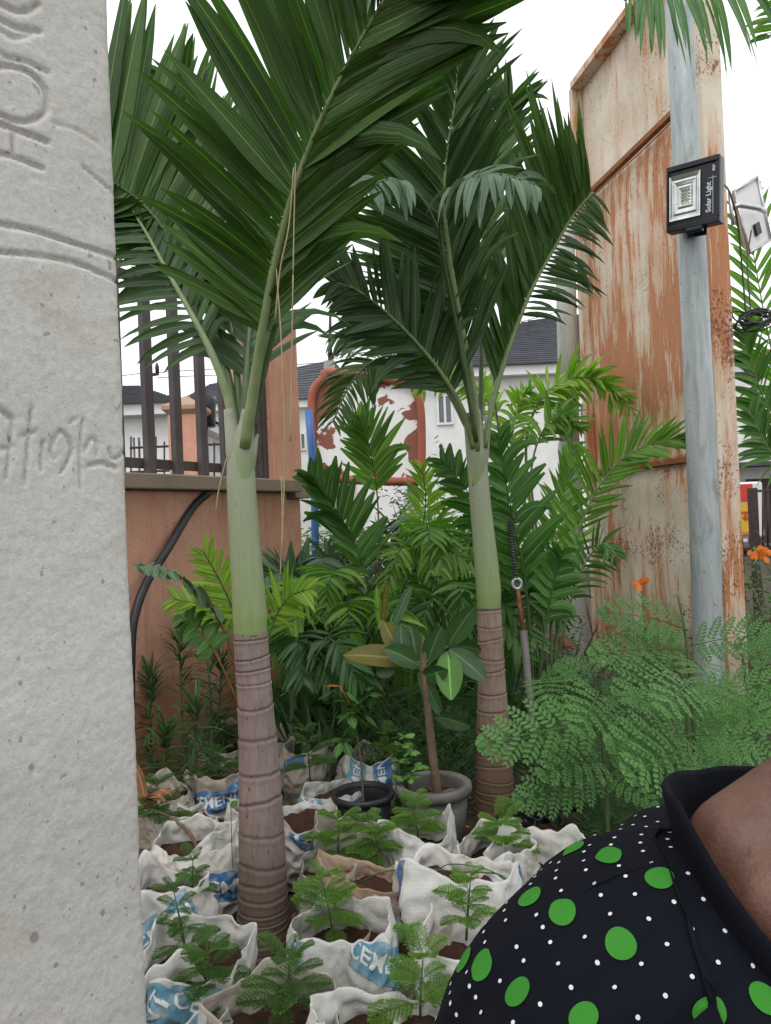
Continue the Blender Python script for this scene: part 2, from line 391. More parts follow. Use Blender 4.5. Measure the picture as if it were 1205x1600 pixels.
def sweep(pts, rad, n=8, cap=True, v0=0, v1=1):
    if not callable(rad):
        if isinstance(rad, (int, float)): r_ = rad; rad = lambda t, a: r_
        else:
            rl = list(rad); rad = lambda t, a: np.interp(t, np.linspace(0, 1, len(rl)), rl)
    V = []; U = []; Fc = []; N = len(pts); up = Vector((.13, -1, .21)).normalized()
    for i, p in enumerate(pts):
        T = (pts[min(i + 1, N - 1)] - pts[max(i - 1, 0)]).normalized()
        A = up - T * up.dot(T); A.normalize(); B = T.cross(A); up = A
        for j in range(n):
            a = 2 * math.pi * j / n; r = rad(i / (N - 1), a)
            V.append(p + (A * math.cos(a) + B * math.sin(a)) * r); U.append((j / n, v0 + (v1 - v0) * i / (N - 1)))
    for i in range(N - 1):
        for j in range(n):
            k = (j + 1) % n; Fc.append((i * n + j, i * n + k, (i + 1) * n + k, (i + 1) * n + j))
    if cap: Fc.append(tuple(range(n))[::-1]); Fc.append(tuple((N - 1) * n + j for j in range(n)))
    return V, Fc, U
GRAV = Vector((0, 0, -1))
def blade(base, d, wv, L, W, droop=.5, segs=5, fold=.18, peak=.3, tipw=.04, twist=0, rnd=RN):
    d = d.normalized(); p = Vector(base); V = []; U = []; Fc = []
    for i in range(segs + 1):
        s = i / segs
        wd = wv - d * wv.dot(d)
        if wd.length < 1e-4: wd = d.orthogonal()
        wd.normalize()
        if twist: wd = Matrix.Rotation(twist * s, 3, d) @ wd
        nrm = wd.cross(d)
        if s < peak: f = .35 + .65 * math.sin(s / peak * math.pi / 2)
        else: f = tipw + (1 - tipw) * math.cos((s - peak) / (1 - peak) * math.pi / 2) ** .8
        h = W * .5 * f
        V += [p - wd * h + nrm * fold * h, p - nrm * fold * h * .6, p + wd * h + nrm * fold * h]; U += [(0, s), (.5, s), (1, s)]
        if i:
            a = 3 * (i - 1); b = 3 * i
            Fc += [(a, a + 1, b + 1, b), (a + 1, a + 2, b + 2, b + 1)]
        d = (d + GRAV * (droop * (s + .15) / segs * 2)).normalized()
        p = p + d * (L / segs)
    return V, Fc, U

LEAFCOUNT = {}
def frond(tree, org, pts, n, LL, LR, aL, aR, W=.05, N=Vector((0, -1, .2)), droop=.25, dvar=.25, lift=.15, mat='palm', rmat='rachis',
          r0=.012, r1=.003, start=.2, separate=True, segs=6, lenf=None, plum=0, seed=1, fold=.2, twist=.4, jit=.12, tipw=.04, split=1.0, name='frond', end=1.0):
    rnd = random.Random(seed); path = catmull(pts, 40); N = Vector(N).normalized()
    g = G(); g.tube(path, [r0, r0 * .8, r0 * .55, r1 * 1.3, r1], 8)
    fo = g.obj(name, M[rmat], tree, org)
    joined = G(); fo_n = 0
    lenf = lenf or (lambda t: .55 + .45 * math.sin(min(1, t * 1.25 + .12) * math.pi) if t < .75 else .72 - (t - .75) * 1.4)
    for i in range(n):
        t = start + (end - start) * (i + .5) / n; k = t * 40; j = min(int(k), 39); u = k - j
        p = path[j].lerp(path[j + 1], u); T = (path[j + 1] - path[j]).normalized()
        Nn = (N - T * N.dot(T)).normalized(); Sd = T.cross(Nn)
        tt = (t - start) / (end - start)
        for side, (L, a) in ((-1, (LL, aL)), (1, (LR, aR))):
            if L <= 0: continue
            if rnd.random() > split: continue
            ang = R(a[0] + (a[1] - a[0]) * tt + rnd.uniform(-1, 1) * 60 * jit)
            lf = lift + rnd.uniform(-1, 1) * jit + (rnd.uniform(-1, 1) * plum)
            out = (Sd * side * math.cos(lf) + Nn * math.sin(lf)).normalized()
            d = T * math.cos(ang) + out * math.sin(ang)
            Lx = L * lenf(tt) * rnd.uniform(.88, 1.08)
            br = rnd.random() < .09; dr_ = droop + rnd.random() * dvar + (.9 if br else 0); Lx *= rnd.uniform(.8, 1.0)
            V, Fc, U = blade(p, d, T * .8 + Nn * rnd.uniform(-.5, .6), Lx, W * rnd.uniform(.75, 1.1) * (.75 + .5 * lenf(tt)), dr_, segs, fold, .3, tipw, rnd.uniform(-1, 1) * twist)
            if separate and LEAFCOUNT.get(tree.name, 0) < 300:
                LEAFCOUNT[tree.name] = LEAFCOUNT.get(tree.name, 0) + 1
                link('leaflet', mesh('leaflet', [v - org for v in V], Fc, M[mat], U), fo)
            else: joined.add(V, Fc, U)
    if joined.V:
        o = joined.obj('leaflets', M[mat], fo, org)
        if separate: o['kind'] = 'stuff'
        else: o['kind'] = 'stuff'
    return fo

# ================================================================== SETTING
gx = G(); 
nx = 60
V = []; Fc = []
xs = sorted(set([-400, -150, -60, -25] + [round(-12 + i * .4, 2) for i in range(61)] + [25, 60, 150, 400]))
ys = sorted(set([-30, -10, -4] + [round(-2 + i * .4, 2) for i in range(51)] + [25, 40, 80, 200, 700]))
for y in ys:
    for x in xs:
        near = max(0, 1 - max(abs(x) - 8, 0) / 10) * (1 if -3 < y < 18 else 0)
        V.append((x, y, near * .05 * noise.noise(Vector((x * 1.3, y * 1.3, 0))) - .02))
for j in range(len(ys) - 1):
    for i in range(len(xs) - 1):
        a = j * len(xs) + i; Fc.append((a, a + 1, a + len(xs) + 1, a + len(xs)))
tag(link('ground', mesh('ground', V, Fc, M['ground'])), kind='structure')

# leaf litter and bits of dirt on the near ground
g = G(); rnd = random.Random(3)
for i in range(2600):
    x = rnd.uniform(-2.6, 3); y = rnd.uniform(1.2, 7); a = rnd.uniform(0, 6.28); L = rnd.uniform(.02, .07)
    d = Vector((math.cos(a), math.sin(a), rnd.uniform(-.1, .3)))
    g.add(*blade(Vector((x, y, .02)), d, Vector((-math.sin(a), math.cos(a), rnd.uniform(-.4, .4))), L, L * .4, .2, 2))
tag(g.obj('leaf_litter', M['dry']), 'dry fallen leaves scattered on the dirt between the sacks', 'leaf litter', kind='stuff')

# ------------------------------------------------------------------ near concrete pillar at left
E0 = P(200, 800, 1.0); fd = Vector((-.574, -.819, 0)).normalized(); bd = Vector((-.819, .574, 0)).normalized()   # along face, into depth
fn = Vector((.819, -.574, 0)).normalized() * 1.0                    # outward normal of the carved face
def to_face(px, py):
    d = F_ + RR * ((px - 602.5) / FPX) - UU * ((py - 800) / FPX)
    k = (E0 - CAM).dot(fn) / d.dot(fn); q = CAM + d * k
    return ((q - E0).dot(fd), q.z)
strokes = [
 (2.4, 1.5, [(-60,338),(0,350),(60,362),(120,382),(184,402)]), (2.4, 1.3, [(-60,385),(0,394),(70,401),(120,411),(160,428),(186,438)]),
 (3.0, 1.4, [(-40,118),(0,104),(30,106),(55,120),(73,148),(70,175),(48,189),(20,188),(0,178),(-30,160)]),
 (3.0, 1.3, [(-30,-8),(0,5),(25,17),(45,16),(60,6)]), (3.4, 1.2, [(-20,20),(0,30),(30,44),(62,49)]), (3.2, .9, [(0,44),(20,58),(40,56),(52,48)]),
 (3.0, 1.0, [(-10,68),(10,88),(40,96),(74,113)]), (3.2, 1.6, [(-20,188),(5,195),(40,208),(74,222)]), (2.6, 1.3, [(22,206),(21,228),(22,246)]),
 (2.8, 1.3, [(-20,236),(0,240),(35,250),(66,263)]), (2.2, .5, [(82,192),(120,204),(152,223)]), (2.0, .8, [(130,261),(150,278),(178,300)]),
 (2.4, 1.3, [(-20,630),(0,641),(20,655)]), (2.0, 1.0, [(20,652),(16,700),(10,748)]), (2.0, .9, [(2,702),(20,698)]),
 (1.8, 1.1, [(50,636),(45,690),(40,757)]), (2.2, .8, [(34,682),(56,675)]), (1.7, 1.0, [(68,690),(65,735)]),
 (2.0, 1.1, [(80,706),(84,690),(95,674),(106,684),(113,704),(104,726),(97,738)]), (1.7, .9, [(80,706),(86,716)]),
 (1.8, 1.1, [(129,656),(126,700),(128,762)]), (1.8, 1.0, [(134,704),(142,686),(150,690),(152,712)]), (2.4, 1.2, [(141,727),(160,725),(182,731)]),
 (1.8, 1.0, [(170,700),(176,716),(186,714),(198,706)]), (1.4, .6, [(110,660),(118,656),(124,650)])]
segsC = []
for wd, dp, pl in strokes:
    q = [to_face(*p) for p in pl]
    if len(q) > 2:
        c = catmull([Vector((a, b, 0)) for a, b in q], 8 * (len(q) - 1)); q = [(v.x, v.y) for v in c]
    for a, b in zip(q, q[1:]): segsC.append((a[0], a[1], b[0], b[1], wd * .00075, dp * .0048))
sv = np.concatenate([np.arange(.5, .24, -.02), np.arange(.24, -.0005, -.0028)]); sv[-1] = 0
zv = np.concatenate([np.arange(-.1, .8, .05), np.arange(.8, 2.3, .0032), np.arange(2.3, 3.3, .05)])
SS, ZZ = np.meshgrid(sv, zv)
D = np.zeros_like(SS)
wob = .0016 * np.sin(SS * 900) * np.sin(ZZ * 700)
for (x0, z0, x1, z1, wd, dp) in segsC:
    dx, dz = x1 - x0, z1 - z0; l2 = dx * dx + dz * dz + 1e-12
    t = np.clip(((SS - x0) * dx + (ZZ - z0) * dz) / l2, 0, 1)
    ds = np.sqrt((SS - x0 - t * dx) ** 2 + (ZZ - z0 - t * dz) ** 2) + wob * .4
    D = np.maximum(D, dp * np.exp(-(ds / wd) ** 2 * .5) ) if False else np.where(dp * np.exp(-(ds / (wd * 1.2)) ** 2) > np.abs(D), dp * np.exp(-(ds / (wd * 1.2)) ** 2), D)
V = []; Fc = []; nc = len(sv); extra = [(0, .012), (0, .05), (0, .15), (0, .3), (.5, .3), (.5, 0.0)]
tot = nc + len(extra)
for r in range(len(zv)):
    z = zv[r]
    for c in range(nc):
        s = sv[c]; q = Vector((s * 6, z * 6, .3))
        nzv = .003 * noise.noise(q) + .0009 * noise.noise(q * 5) + .0006 * noise.noise(q * 16)
        edge = math.exp(-s / .006)
        q0 = E0.copy(); q0.z = 0
        off = edge * (.004 * noise.noise(Vector((z * 25, 0, 3))) + .0025 * noise.noise(Vector((z * 90, 0, 3))))
        lip = .25 * max(0, D[r, c] - .0008)
        p = q0 + fd * (s + off) + fn * (nzv - D[r, c] - edge * .004 + off); p.z = z; V.append(p)
    for (s, dpt) in extra:
        off = math.exp(-dpt / .02) * (.004 * noise.noise(Vector((z * 25, 0, 3))) + .0025 * noise.noise(Vector((z * 90, 0, 3)))) if s == 0 else 0
        q0 = E0.copy(); q0.z = 0
        p = q0 + fd * (s + off) + bd * dpt + fn * 0; p.z = z; V.append(p)
for r in range(len(zv) - 1):
    for c in range(tot):
        k = (c + 1) % tot; Fc.append((r * tot + c, r * tot + k, (r + 1) * tot + k, (r + 1) * tot + c))
org = Vector((E0.x, E0.y, 0))
pc = link('concrete_pillar', mesh('concrete_pillar', [v - org for v in V], Fc, M['concrete']), None, org)
tag(pc, 'rough pale concrete pillar with scratched letters along the left side', 'pillar')

# ------------------------------------------------------------------ orange wall with steel fence
W0 = P(205, 800, 4.0); W0.z = 0; wd_ = Vector((.498, 1, 0)).normalized(); wn = Vector((wd_.y, -wd_.x, 0))  # toward camera/right
wn = -wn if wn.y > 0 else wn
def WP(t, z, o=0):       # t: depth beyond 4.0 ; o: outward toward the camera
    return Vector((W0.x + .498 * t + wn.x * o, W0.y + t + wn.y * o, z))
WM = Matrix((( wd_.x, -wn.x, 0, W0.x), (wd_.y, -wn.y, 0, W0.y), (0, 0, 1, 0), (0, 0, 0, 1)))   # local x along wall, y away from the camera, z up
k_ = math.sqrt(1 + .498 ** 2)
wall = thing('boundary_wall', 'orange stuccoed wall with concrete coping under the steel fence', 'wall', WP(0, 0))
def wbox(name, x0, x1, y0, y1, z0, z1, mat, par, org, bev=0.004):
    bm = bmesh.new(); g = G(); g.box((x0, y0, z0), (x1, y1, z1), WM)
    me = mesh(name, [v - org for v in g.V], g.F, mat, None, False)
    o = link(name, me, par)
    if bev:
        md = o.modifiers.new('b', 'BEVEL'); md.width = bev; md.segments = 2
    return o
WO = WP(0, 0)
wbox('wall_face', -3.0, 1.30 * k_, 0, .2, -.1, 1.70, M['stucco'], wall, WO, .006)
wbox('coping', -3.0, 1.355 * k_, -.09, .26, 1.703, 1.785, M['ledge'], wall, WO, .008)
pil = thing('gate_pillar', 'tall orange stucco pillar with flat cap at the end of the wall', 'pillar', WP(1.35, 0))
PO = WP(1.35, 0)
wbox('shaft', 1.195 * k_, 1.50 * k_, .01, .36, 1.79, 2.93, M['stucco'], pil, PO, .006)
wbox('base', 1.303 * k_, 1.50 * k_, .035, .4, -.1, 1.66, M['stucco'], pil, PO, .006)
wbox('coping', 1.36 * k_, 1.54 * k_, -.03, .40, 1.662, 1.782, M['ledge'], pil, PO, .008)
wbox('cap', 1.17 * k_, 1.535 * k_, -.03, .40, 2.933, 2.99, M['stucco'], pil, PO, .01)
fen = thing('steel_fence', 'grey brown spiked steel bar fence on top of the orange wall', 'fence', WP(0, 1.785))
FO = WP(0, 1.785)
for i, px in enumerate([109, 159.5, 207, 255, 298, 337, 372]):
    a = (px - 602.5) / FPX; t = (-W0.x + a * W0.y) / (.498 - a) if True else 0
    x = t * k_
    g = G(); w2 = .031
    g.box((x - w2, .06, 1.787), (x + w2, .10, 3.0), WM)
    base = len(g.V)
    tipv = [WM @ Vector(q) for q in ((x - w2 - .012, .05, 3.001), (x + w2 + .012, .05, 3.001), (x + w2 + .012, .11, 3.001), (x - w2 - .012, .11, 3.001), (x, .08, 3.10))]
    g.add(tipv, [(0, 1, 4), (1, 2, 4), (2, 3, 4), (3, 0, 4), (3, 2, 1, 0)])
    o = g.obj('bar', M['bar'], fen, FO, False)
    md = o.modifiers.new('b', 'BEVEL'); md.width = .003
wbox('rail', -3, 1.19 * k_, .102, .135, 1.83, 1.885, M['bar'], fen, FO, .003)
wbox('rail', -3, 1.19 * k_, .102, .135, 2.86, 2.91, M['bar'], fen, FO, .003)
for i in range(6):
    x0 = 1.03 * k_ + i * .031
    wbox('post_rib', x0, x0 + .027, .05 + (.006 if i % 2 else 0), .1, 1.787, 2.95, M['bar'], fen, FO, .003)

# black hose hanging over the wall
hp = [WP(.93, 1.70, .02), WP(.62, 1.60, .12), WP(.30, 1.42, .22), WP(.06, 1.15, .30), WP(-.10, .85, .36), WP(-.16, .4, .40), WP(-.17, .05, .42)]
hp = [P(328, 768, 4.5), P(300, 795, 4.4), P(262, 858, 4.15), P(232, 905, 4.0), P(214, 950, 3.9), P(205, 1010, 3.85), P(204, 1180, 3.82), P(204, 1250, 3.8)]
g = G(); g.tube(catmull(hp, 40), .023, 12); ho = g.obj('black_hose', M['hose'], None, hp[-1])
tag(ho, 'thick black hose curving down the orange wall below its coping', 'hose')

# ------------------------------------------------------------------ things beyond the fence (left)
def house(name, label, px0, px1, ytop_wall, ybot, Y, roof_pts, windows, group=None, rows=0, depth=6):
    a = P(px0, ybot, Y); b = P(px1, ybot, Y); z1 = P((px0 + px1) / 2, ytop_wall, Y).z
    h = thing(name, label, 'house', Vector((a.x, Y, 0)), group); org = Vector((a.x, Y, 0))
    g = G(); g.box((a.x, Y, -.1), (b.x, Y + depth, z1)); g.obj('wall', M['white'], h, org, False)
    g = G(); g.box((a.x - .3, Y - .35, z1 + .003), (b.x + .3, Y + depth + .3, z1 + .25)); g.obj('fascia', M['white'], h, org, False)
    # hipped roof with stepped shingle courses
    q = [P(x, y, Y + 3.0) for x, y in roof_pts]      # ridge left and right
    e0 = Vector((a.x - .4, Y - .45, z1 + .26)); e1 = Vector((b.x + .4, Y - .45, z1 + .26)); g = G()
    r0, r1 = q; r0.y = r1.y = Y + depth / 2
    N = rows or 14
    for i in range(N):
        s0 = i / N; s1 = (i + 1.0) / N
        A = e0.lerp(r0, s0); B = e1.lerp(r1, s0); C = e1.lerp(r1, s1); Dd = e0.lerp(r0, s1)
        lift = Vector((0, -.01, .035))
        nseg = 1
        g.add([A + lift, B + lift, C, Dd, A - Vector((0, 0, .02)), B - Vector((0, 0, .02))], [(0, 1, 2, 3), (4, 5, 1, 0)])
    e2 = Vector((b.x + .4, Y + depth + .4, z1 + .26)); e3 = Vector((a.x - .4, Y + depth + .4, z1 + .26))
    g.add([e1, e2, r1], [(0, 1, 2)]); g.add([e0, r0, e3], [(0, 1, 2)]); g.add([e2, e3, r0, r1], [(0, 1, 2, 3)])
    g.obj('roof', M['roof'], h, org, False)
    for (wx, wy, ww, wh) in windows:
        c = P(wx, wy, Y); s = Y / FPX; W_, H_ = ww * s / 2, wh * s / 2
        g = G(); t = .06
        for lo, hi in (((-W_, -H_), (W_, -H_ + t)), ((-W_, H_ - t), (W_, H_)), ((-W_, -H_ + t), (-W_ + t, H_ - t)), ((W_ - t, -H_ + t), (W_, H_ - t)), ((-t / 2, -H_ + t), (t / 2, H_ - t))):
            g.box((c.x + lo[0], Y - .06, c.z + lo[1]), (c.x + hi[0], Y - .002, c.z + hi[1]))
        wo = g.obj('window', M['white'], h, org, False)
        g = G(); g.box((c.x - W_ + t, Y - .03, c.z - H_ + t), (c.x - t / 2, Y - .004, c.z + H_ - t)); g.obj('pane', M['glassdark'], wo, org, False)
        g = G(); g.box((c.x + t / 2, Y - .03, c.z - H_ + t), (c.x + W_ - t, Y - .004, c.z + H_ - t)); g.obj('pane', M['glassdark'], wo, org, False)
    return h
house('house', 'white house with dark grey tiled roof right of the ringed palms', 560, 1010, 590, 800, 20, [(835, 500), (1010, 478)],
      [(695, 640, 26, 48), (905, 650, 26, 44), (760, 640, 26, 44)], rows=26)
house('house', 'white house with dark hipped roof seen between the left fence bars', 150, 268, 652, 800, 17, [(190, 603), (215, 603)], [(215, 700, 20, 40)])
house('house', 'distant grey roofed house behind the tall orange gate pillar', 300, 560, 640, 800, 26, [(330, 600), (520, 562)], [(345, 690, 16, 26), (470, 690, 18, 28)])
# water tank on the far roof
c = P(315, 628, 18); g = G(); g.tube([Vector((c.x, 18, c.z - .6)), Vector((c.x, 18, c.z - .05)), Vector((c.x, 18, c.z + .02)), Vector((c.x, 18, c.z + .12)), Vector((c.x, 18, c.z + .14))], [.3, .33, .33, .33, .1], 16)
g.tube([Vector((c.x, 18, -.1)), Vector((c.x, 18, c.z - .6))], .12, 8)
tag(g.obj('water_tank', M['blackplastic'], None, Vector((c.x, 18, 0))), 'black plastic water tank beside the capped pillar beyond the fence', 'tank')
# capped pillar beyond
Y = 8.5; c = P(296, 740, Y); s = Y / FPX
cp = thing('fence_pillar', 'short peach pillar with pyramid cap seen between fence bars', 'pillar', Vector((c.x, Y, 0))); org = Vector((c.x, Y, 0))
zt = P(296, 650, Y).z; zc = P(296, 637, Y).z; za = P(296, 622, Y).z; hw = 24 * s
g = G(); g.box((c.x - hw, Y - hw, -.1), (c.x + hw, Y + hw, zt)); g.obj('shaft', M['stucco'], cp, org, False)
hw2 = 31 * s
g = G(); q = [(c.x - hw, Y - hw, zt + .003), (c.x + hw, Y - hw, zt + .003), (c.x + hw, Y + hw, zt + .003), (c.x - hw, Y + hw, zt + .003)]
q2 = [(c.x + a * hw2, Y + b * hw2, zt + .05) for a, b in ((-1, -1), (1, -1), (1, 1), (-1, 1))]; q3 = [(a, b, zc) for a, b, _ in q2]
g.add(q + q2 + q3 + [(c.x, Y, za + .03)], [(3, 2, 1, 0)] + [(i, (i + 1) % 4, 4 + (i + 1) % 4, 4 + i) for i in range(4)] + [(4 + i, 4 + (i + 1) % 4, 8 + (i + 1) % 4, 8 + i) for i in range(4)] + [(8 + i, 8 + (i + 1) % 4, 12) for i in range(4)])
g.obj('cap', M['cap'], cp, org, False)
# far thin fence
ff = thing('far_fence', 'low dark railing behind the capped pillar across the road', 'fence', P(250, 740, 9.5)); org = Vector(ff.location)
for i in range(16):
    px = 205 + i * 13
    if 272 < px < 322: continue
    a = P(px, 790, 9.5); b = P(px, 690 if i % 3 else 682, 9.5)
    g = G(); g.tube([a, b], .012, 5); g.obj('bar', M['brownsteel'], ff, org)
for y in (697, 735):
    g = G(); g.tube([P(203, y + 3, 9.5), P(420, y - 6, 9.5)], .016, 5); g.obj('rail', M['brownsteel'], ff, org)
# utility pole
u0 = P(234, 800, 14); u1 = P(230, 577, 14); up_ = thing('utility_pole', 'thin grey utility pole with cross arm beyond the left fence', 'pole', Vector((u0.x, 14, 0)))
g = G(); g.tube([Vector((u1.x, 14, -.1)), u1], [.09, .065], 10); g.obj('pole', M['postgrey'], up_, Vector((u0.x, 14, 0)))
g = G(); g.tube([P(222, 588, 14), P(248, 584, 14)], .03, 6); g.obj('cross_arm', M['brownsteel'], up_, Vector((u0.x, 14, 0)))
for px in (223, 246):
    g = G(); a = P(px, 584, 14); g.tube([a, a + Vector((0, 0, .12)), a + Vector((0, 0, .2))], [.03, .04, .015], 8); g.obj('insulator', M['potblack'], up_, Vector((u0.x, 14, 0)))
for i, (a, b) in enumerate((((222, 583), (-60, 560)), ((247, 582), (900, 480)), ((247, 590), (900, 500)))):
    p0 = P(*a, 14); p1 = P(*b, 16); mid = (p0 + p1) / 2 - Vector((0, 0, .35)); g = G(); g.tube(catmull([p0, mid, p1], 16), .008, 4)
    tag(g.obj('power_line', M['wire'], None, p0), ['thin power line running left from the utility pole', 'upper thin power line running right from the utility pole', 'lower thin power line running right from the utility pole'][i], 'cable')
# lattice mast
p = thing('lattice_mast', 'faint lattice mast rising beside the torn signboard', 'mast', P(620, 700, 30)); org = Vector(p.location)
g = G()
for sx in (-1, 1): g.tube([P(620 + sx * 9, 700, 30), P(620 + sx * 5, 556, 30)], .03, 4)
for i in range(9): g.tube([P(620 - (9 - i * .4), 690 - i * 15, 30), P(620 + (9 - i * .4), 675 - i * 15, 30)], .02, 4)
g.obj('lattice', M['wire'], p, org)

# ------------------------------------------------------------------ torn red-framed signboard
Y = 8.0; sb = thing('torn_signboard', 'rounded red framed signboard with torn white sheet behind palms', 'signboard', Vector((P(575, 700, Y).x, Y, 0)))
org = Vector(sb.location)
loop = [(505, 590), (520, 582), (630, 597), (650, 612), (658, 650), (658, 735), (650, 752), (520, 748), (500, 740), (490, 720), (488, 620)]
loop3 = [P(x, y, Y) for x, y in loop]
g = G(); lp = catmull(loop3 + [loop3[0]], 60); g.tube(lp, .045, 8, False); g.obj('frame', M['redframe'], sb, org)
g = G(); c3 = sum(loop3, Vector()) / len(loop3); n_ = len(loop3)
inner = [c3 + (v - c3) * .97 + Vector((0, .03, 0)) for v in loop3]
back = [v + Vector((0, .03, 0)) for v in inner]
g.add(inner + back, [tuple(range(n_)), tuple(range(n_, 2 * n_))[::-1]] + [(i, i + n_, (i + 1) % n_ + n_, (i + 1) % n_) for i in range(n_)])
o = g.obj('sheet', M['torn'], sb, c3 - Vector((0, 0, .55)), False); o.location = c3 - Vector((0, 0, .55)) - org
g = G(); a = P(520, 748, Y); g.box((a.x - .05, Y + .09, -.1), (a.x + .06, Y + .2, P(518, 560, Y).z)); g.obj('post', M['postgrey'], sb, org, False)
g = G(); a = P(645, 748, Y); g.box((a.x - .05, Y + .09, -.1), (a.x + .06, Y + .2, P(645, 620, Y).z)); g.obj('post', M['postgrey'], sb, org, False)
g = G(); g.tube([P(482, 640, 7), P(487, 700, 7), P(492, 790, 7), P(494, 1000, 7)], .036, 10)
tag(g.obj('blue_pipe', M['bluepipe'], None, P(494, 1000, 7)), 'blue upright pipe beside the tall orange gate pillar', 'pipe')
g = G(); g.tube([P(516, 560, 9), P(516, 485, 9)], [.03, .015], 6); g.tube([P(516, 560, 9), P(520, 1000, 9)], .03, 6)
tag(g.obj('thin_mast', M['brownsteel'], None, P(520, 1000, 9)), 'thin dark mast behind the torn signboard post', 'mast')

# ------------------------------------------------------------------ white posts and the rusty board
wp = thing('white_post', 'tall stained white post just left of the rusty board', 'post', P(900, 1060, 6.2)); org = Vector(wp.location)
g = G(); g.tube([P(880, 238, 6.2), P(884, 420, 6.2), P(890, 700, 6.2)], [.078, .08, .08], 20); g.obj('upper_pipe', M['pvc'], wp, org)
g = G(); g.tube([P(889.5, 692, 6.2), P(895, 850, 6.2), P(901, 1010, 6.2), P(904, 1110, 6.2)], [.088, .088, .09, .09], 20); g.obj('sleeve', M['postgrey'], wp, org)

Yl, Yr = 6.6, 4.74
A0 = P(935, 950, Yl); B0 = P(1163, 1000, Yr)
A0.x = P(926, 800, Yl).x; B0.x = P(1138, 800, Yr).x
A0.z = B0.z = 0
bx = (B0 - A0); blen = bx.length; bx.normalize(); bn = Vector((bx.y, -bx.x, 0));
if bn.dot(-A0) < 0: bn = -bn
BM = Matrix(((bx.x, -bn.x, 0, A0.x), (bx.y, -bn.y, 0, A0.y), (0, 0, 1, 0), (0, 0, 0, 1)))  # x along, y away from the camera
rb = thing('rusty_board', 'tall rust streaked cream sheet metal billboard back', 'billboard', A0); rb.matrix_world = BM
def bbox_(name, lo, hi, mat, bev=.004, par=rb):
    g = G(); g.box(lo, hi); o = g.obj(name, mat, par, Vector((0, 0, 0)), False)
    if bev:
        md = o.modifiers.new('b', 'BEVEL'); md.width = bev; md.segments = 2
    return o
zt = P(905, 142, Yl).z; zc = P(907, 322, Yl).z; zl = P(930, 738, Yl).z
zbot = P(935, 952, Yl).z
def panel(name, z0, z1, mat, y0, bulge, dents=0):
    V = []; Fc = []; nx_, nz_ = 40, 60
    for j in range(nz_ + 1):
        for i in range(nx_ + 1):
            x = .07 + (blen - .14) * i / nx_; z = z0 + (z1 - z0) * j / nz_
            u = j / nz_; e = min(1, (1 - u) / .12)
            y = y0 - bulge * (1 - (1 - e) ** 2) + .012 * noise.noise(Vector((x * 2, z * 2, y0 * 9))) * 1
            V.append((x, y, z))
    for j in range(nz_):
        for i in range(nx_): a = j * (nx_ + 1) + i; Fc.append((a, a + 1, a + nx_ + 2, a + nx_ + 1))
    o = link(name, mesh(name, V, Fc, mat), rb); md = o.modifiers.new('s', 'SOLIDIFY'); md.thickness = .004; md.offset = 1
    return o
panel('upper_sheet', zc + .001, zt - .02, M['rusthi'], .04, .0)
panel('middle_sheet', zl + .001, zc - .001, M['rustmid'], .042, .02)
panel('lower_sheet', .25, zl - .001, M['rustlow'], .05, .045)
bbox_('edge_frame', (0, -.05, zbot - .45), (.068, .09, zt), M['rustedge'])
bbox_('edge_frame', (blen - .068, -.05, .1), (blen, .09, zt), M['rustedge'])
bbox_('top_rim', (.07, -.07, zt - .03), (blen - .07, .09, zt + .03), M['rustedge'])
bbox_('cross_rail', (.07, -.045, zc - .02), (blen - .07, .0, zc + .02), M['rustbar'])
bbox_('cross_rail', (.07, -.02, zl - .028), (blen - .07, .06, zl + .012), M['rustbar'])
for z in (zc + .02, P(1135, 705, Yr).z, P(1105, 142, Yr).z):
    for x in ((blen - .25, blen - .07) if z != zc + .02 else (-.06, .06),):
        g = G(); g.box((x[0], -.085, z - .02), (x[1], -.052, z + .02)); g.tube([Vector(((x[0] + x[1]) / 2 - .02, -.15, z)), Vector(((x[0] + x[1]) / 2 - .02, -.05, z))], .02, 8)
        g.tube([Vector(((x[0] + x[1]) / 2 - .02, -.12, z - .03)), Vector(((x[0] + x[1]) / 2 - .02, -.12, z + .06))], .014, 6)
        o = g.obj('bracket', M['rustbar'], rb, Vector((0, 0, 0)), False)

# galvanised pole with solar lamp
gp = thing('lamp_pole', 'tall grey galvanised steel pole in front of the rusty board', 'pole', P(1112, 1250, 4.2)); org = Vector(gp.location); org.z = 0; gp.location = org
g = G(); pp = [P(1058, -60, 4.2), P(1070, 200, 4.2), P(1083, 420, 4.2), P(1097, 740, 4.2), P(1107, 1000, 4.2), P(1115, 1240, 4.2)]
pp = catmull(pp, 60)[::-1]
g.tube(pp, [.079, .079, .077, .074, .070, .066], 28); g.obj('pole', M['galv'], gp, org)
# lamp
c = P(1083, 304, 4.02); lp = thing('solar_floodlight', 'black square solar floodlight clamped to the galvanised pole', 'lamp', c)
fwd = (CAM - c); fwd.z = -.1; fwd = (fwd.normalized() + Vector((-.42, 0, .0))).normalized()
zx = Vector((0, 0, 1)); rx = zx.cross(fwd).normalized(); zx = fwd.cross(rx).normalized()
LM = Matrix(((rx.x, -fwd.x, zx.x, c.x), (rx.y, -fwd.y, zx.y, c.y), (rx.z, -fwd.z, zx.z, c.z), (0, 0, 0, 1))) @ Matrix.Rotation(R(3.0), 4, 'Y')
lp.matrix_world = LM
s = 4.02 / FPX
def lb(name, lo, hi, mat, par=lp, bev=.003):
    g = G(); g.box(lo, hi); o = g.obj(name, mat, par, Vector((0, 0, 0)), False)
    if bev: md = o.modifiers.new('b', 'BEVEL'); md.width = bev; md.segments = 2
    return o
hw, hh = 41 * s, 51 * s
lb('housing', (-hw, 0, -hh), (hw, .06, hh), M['lampblack'])
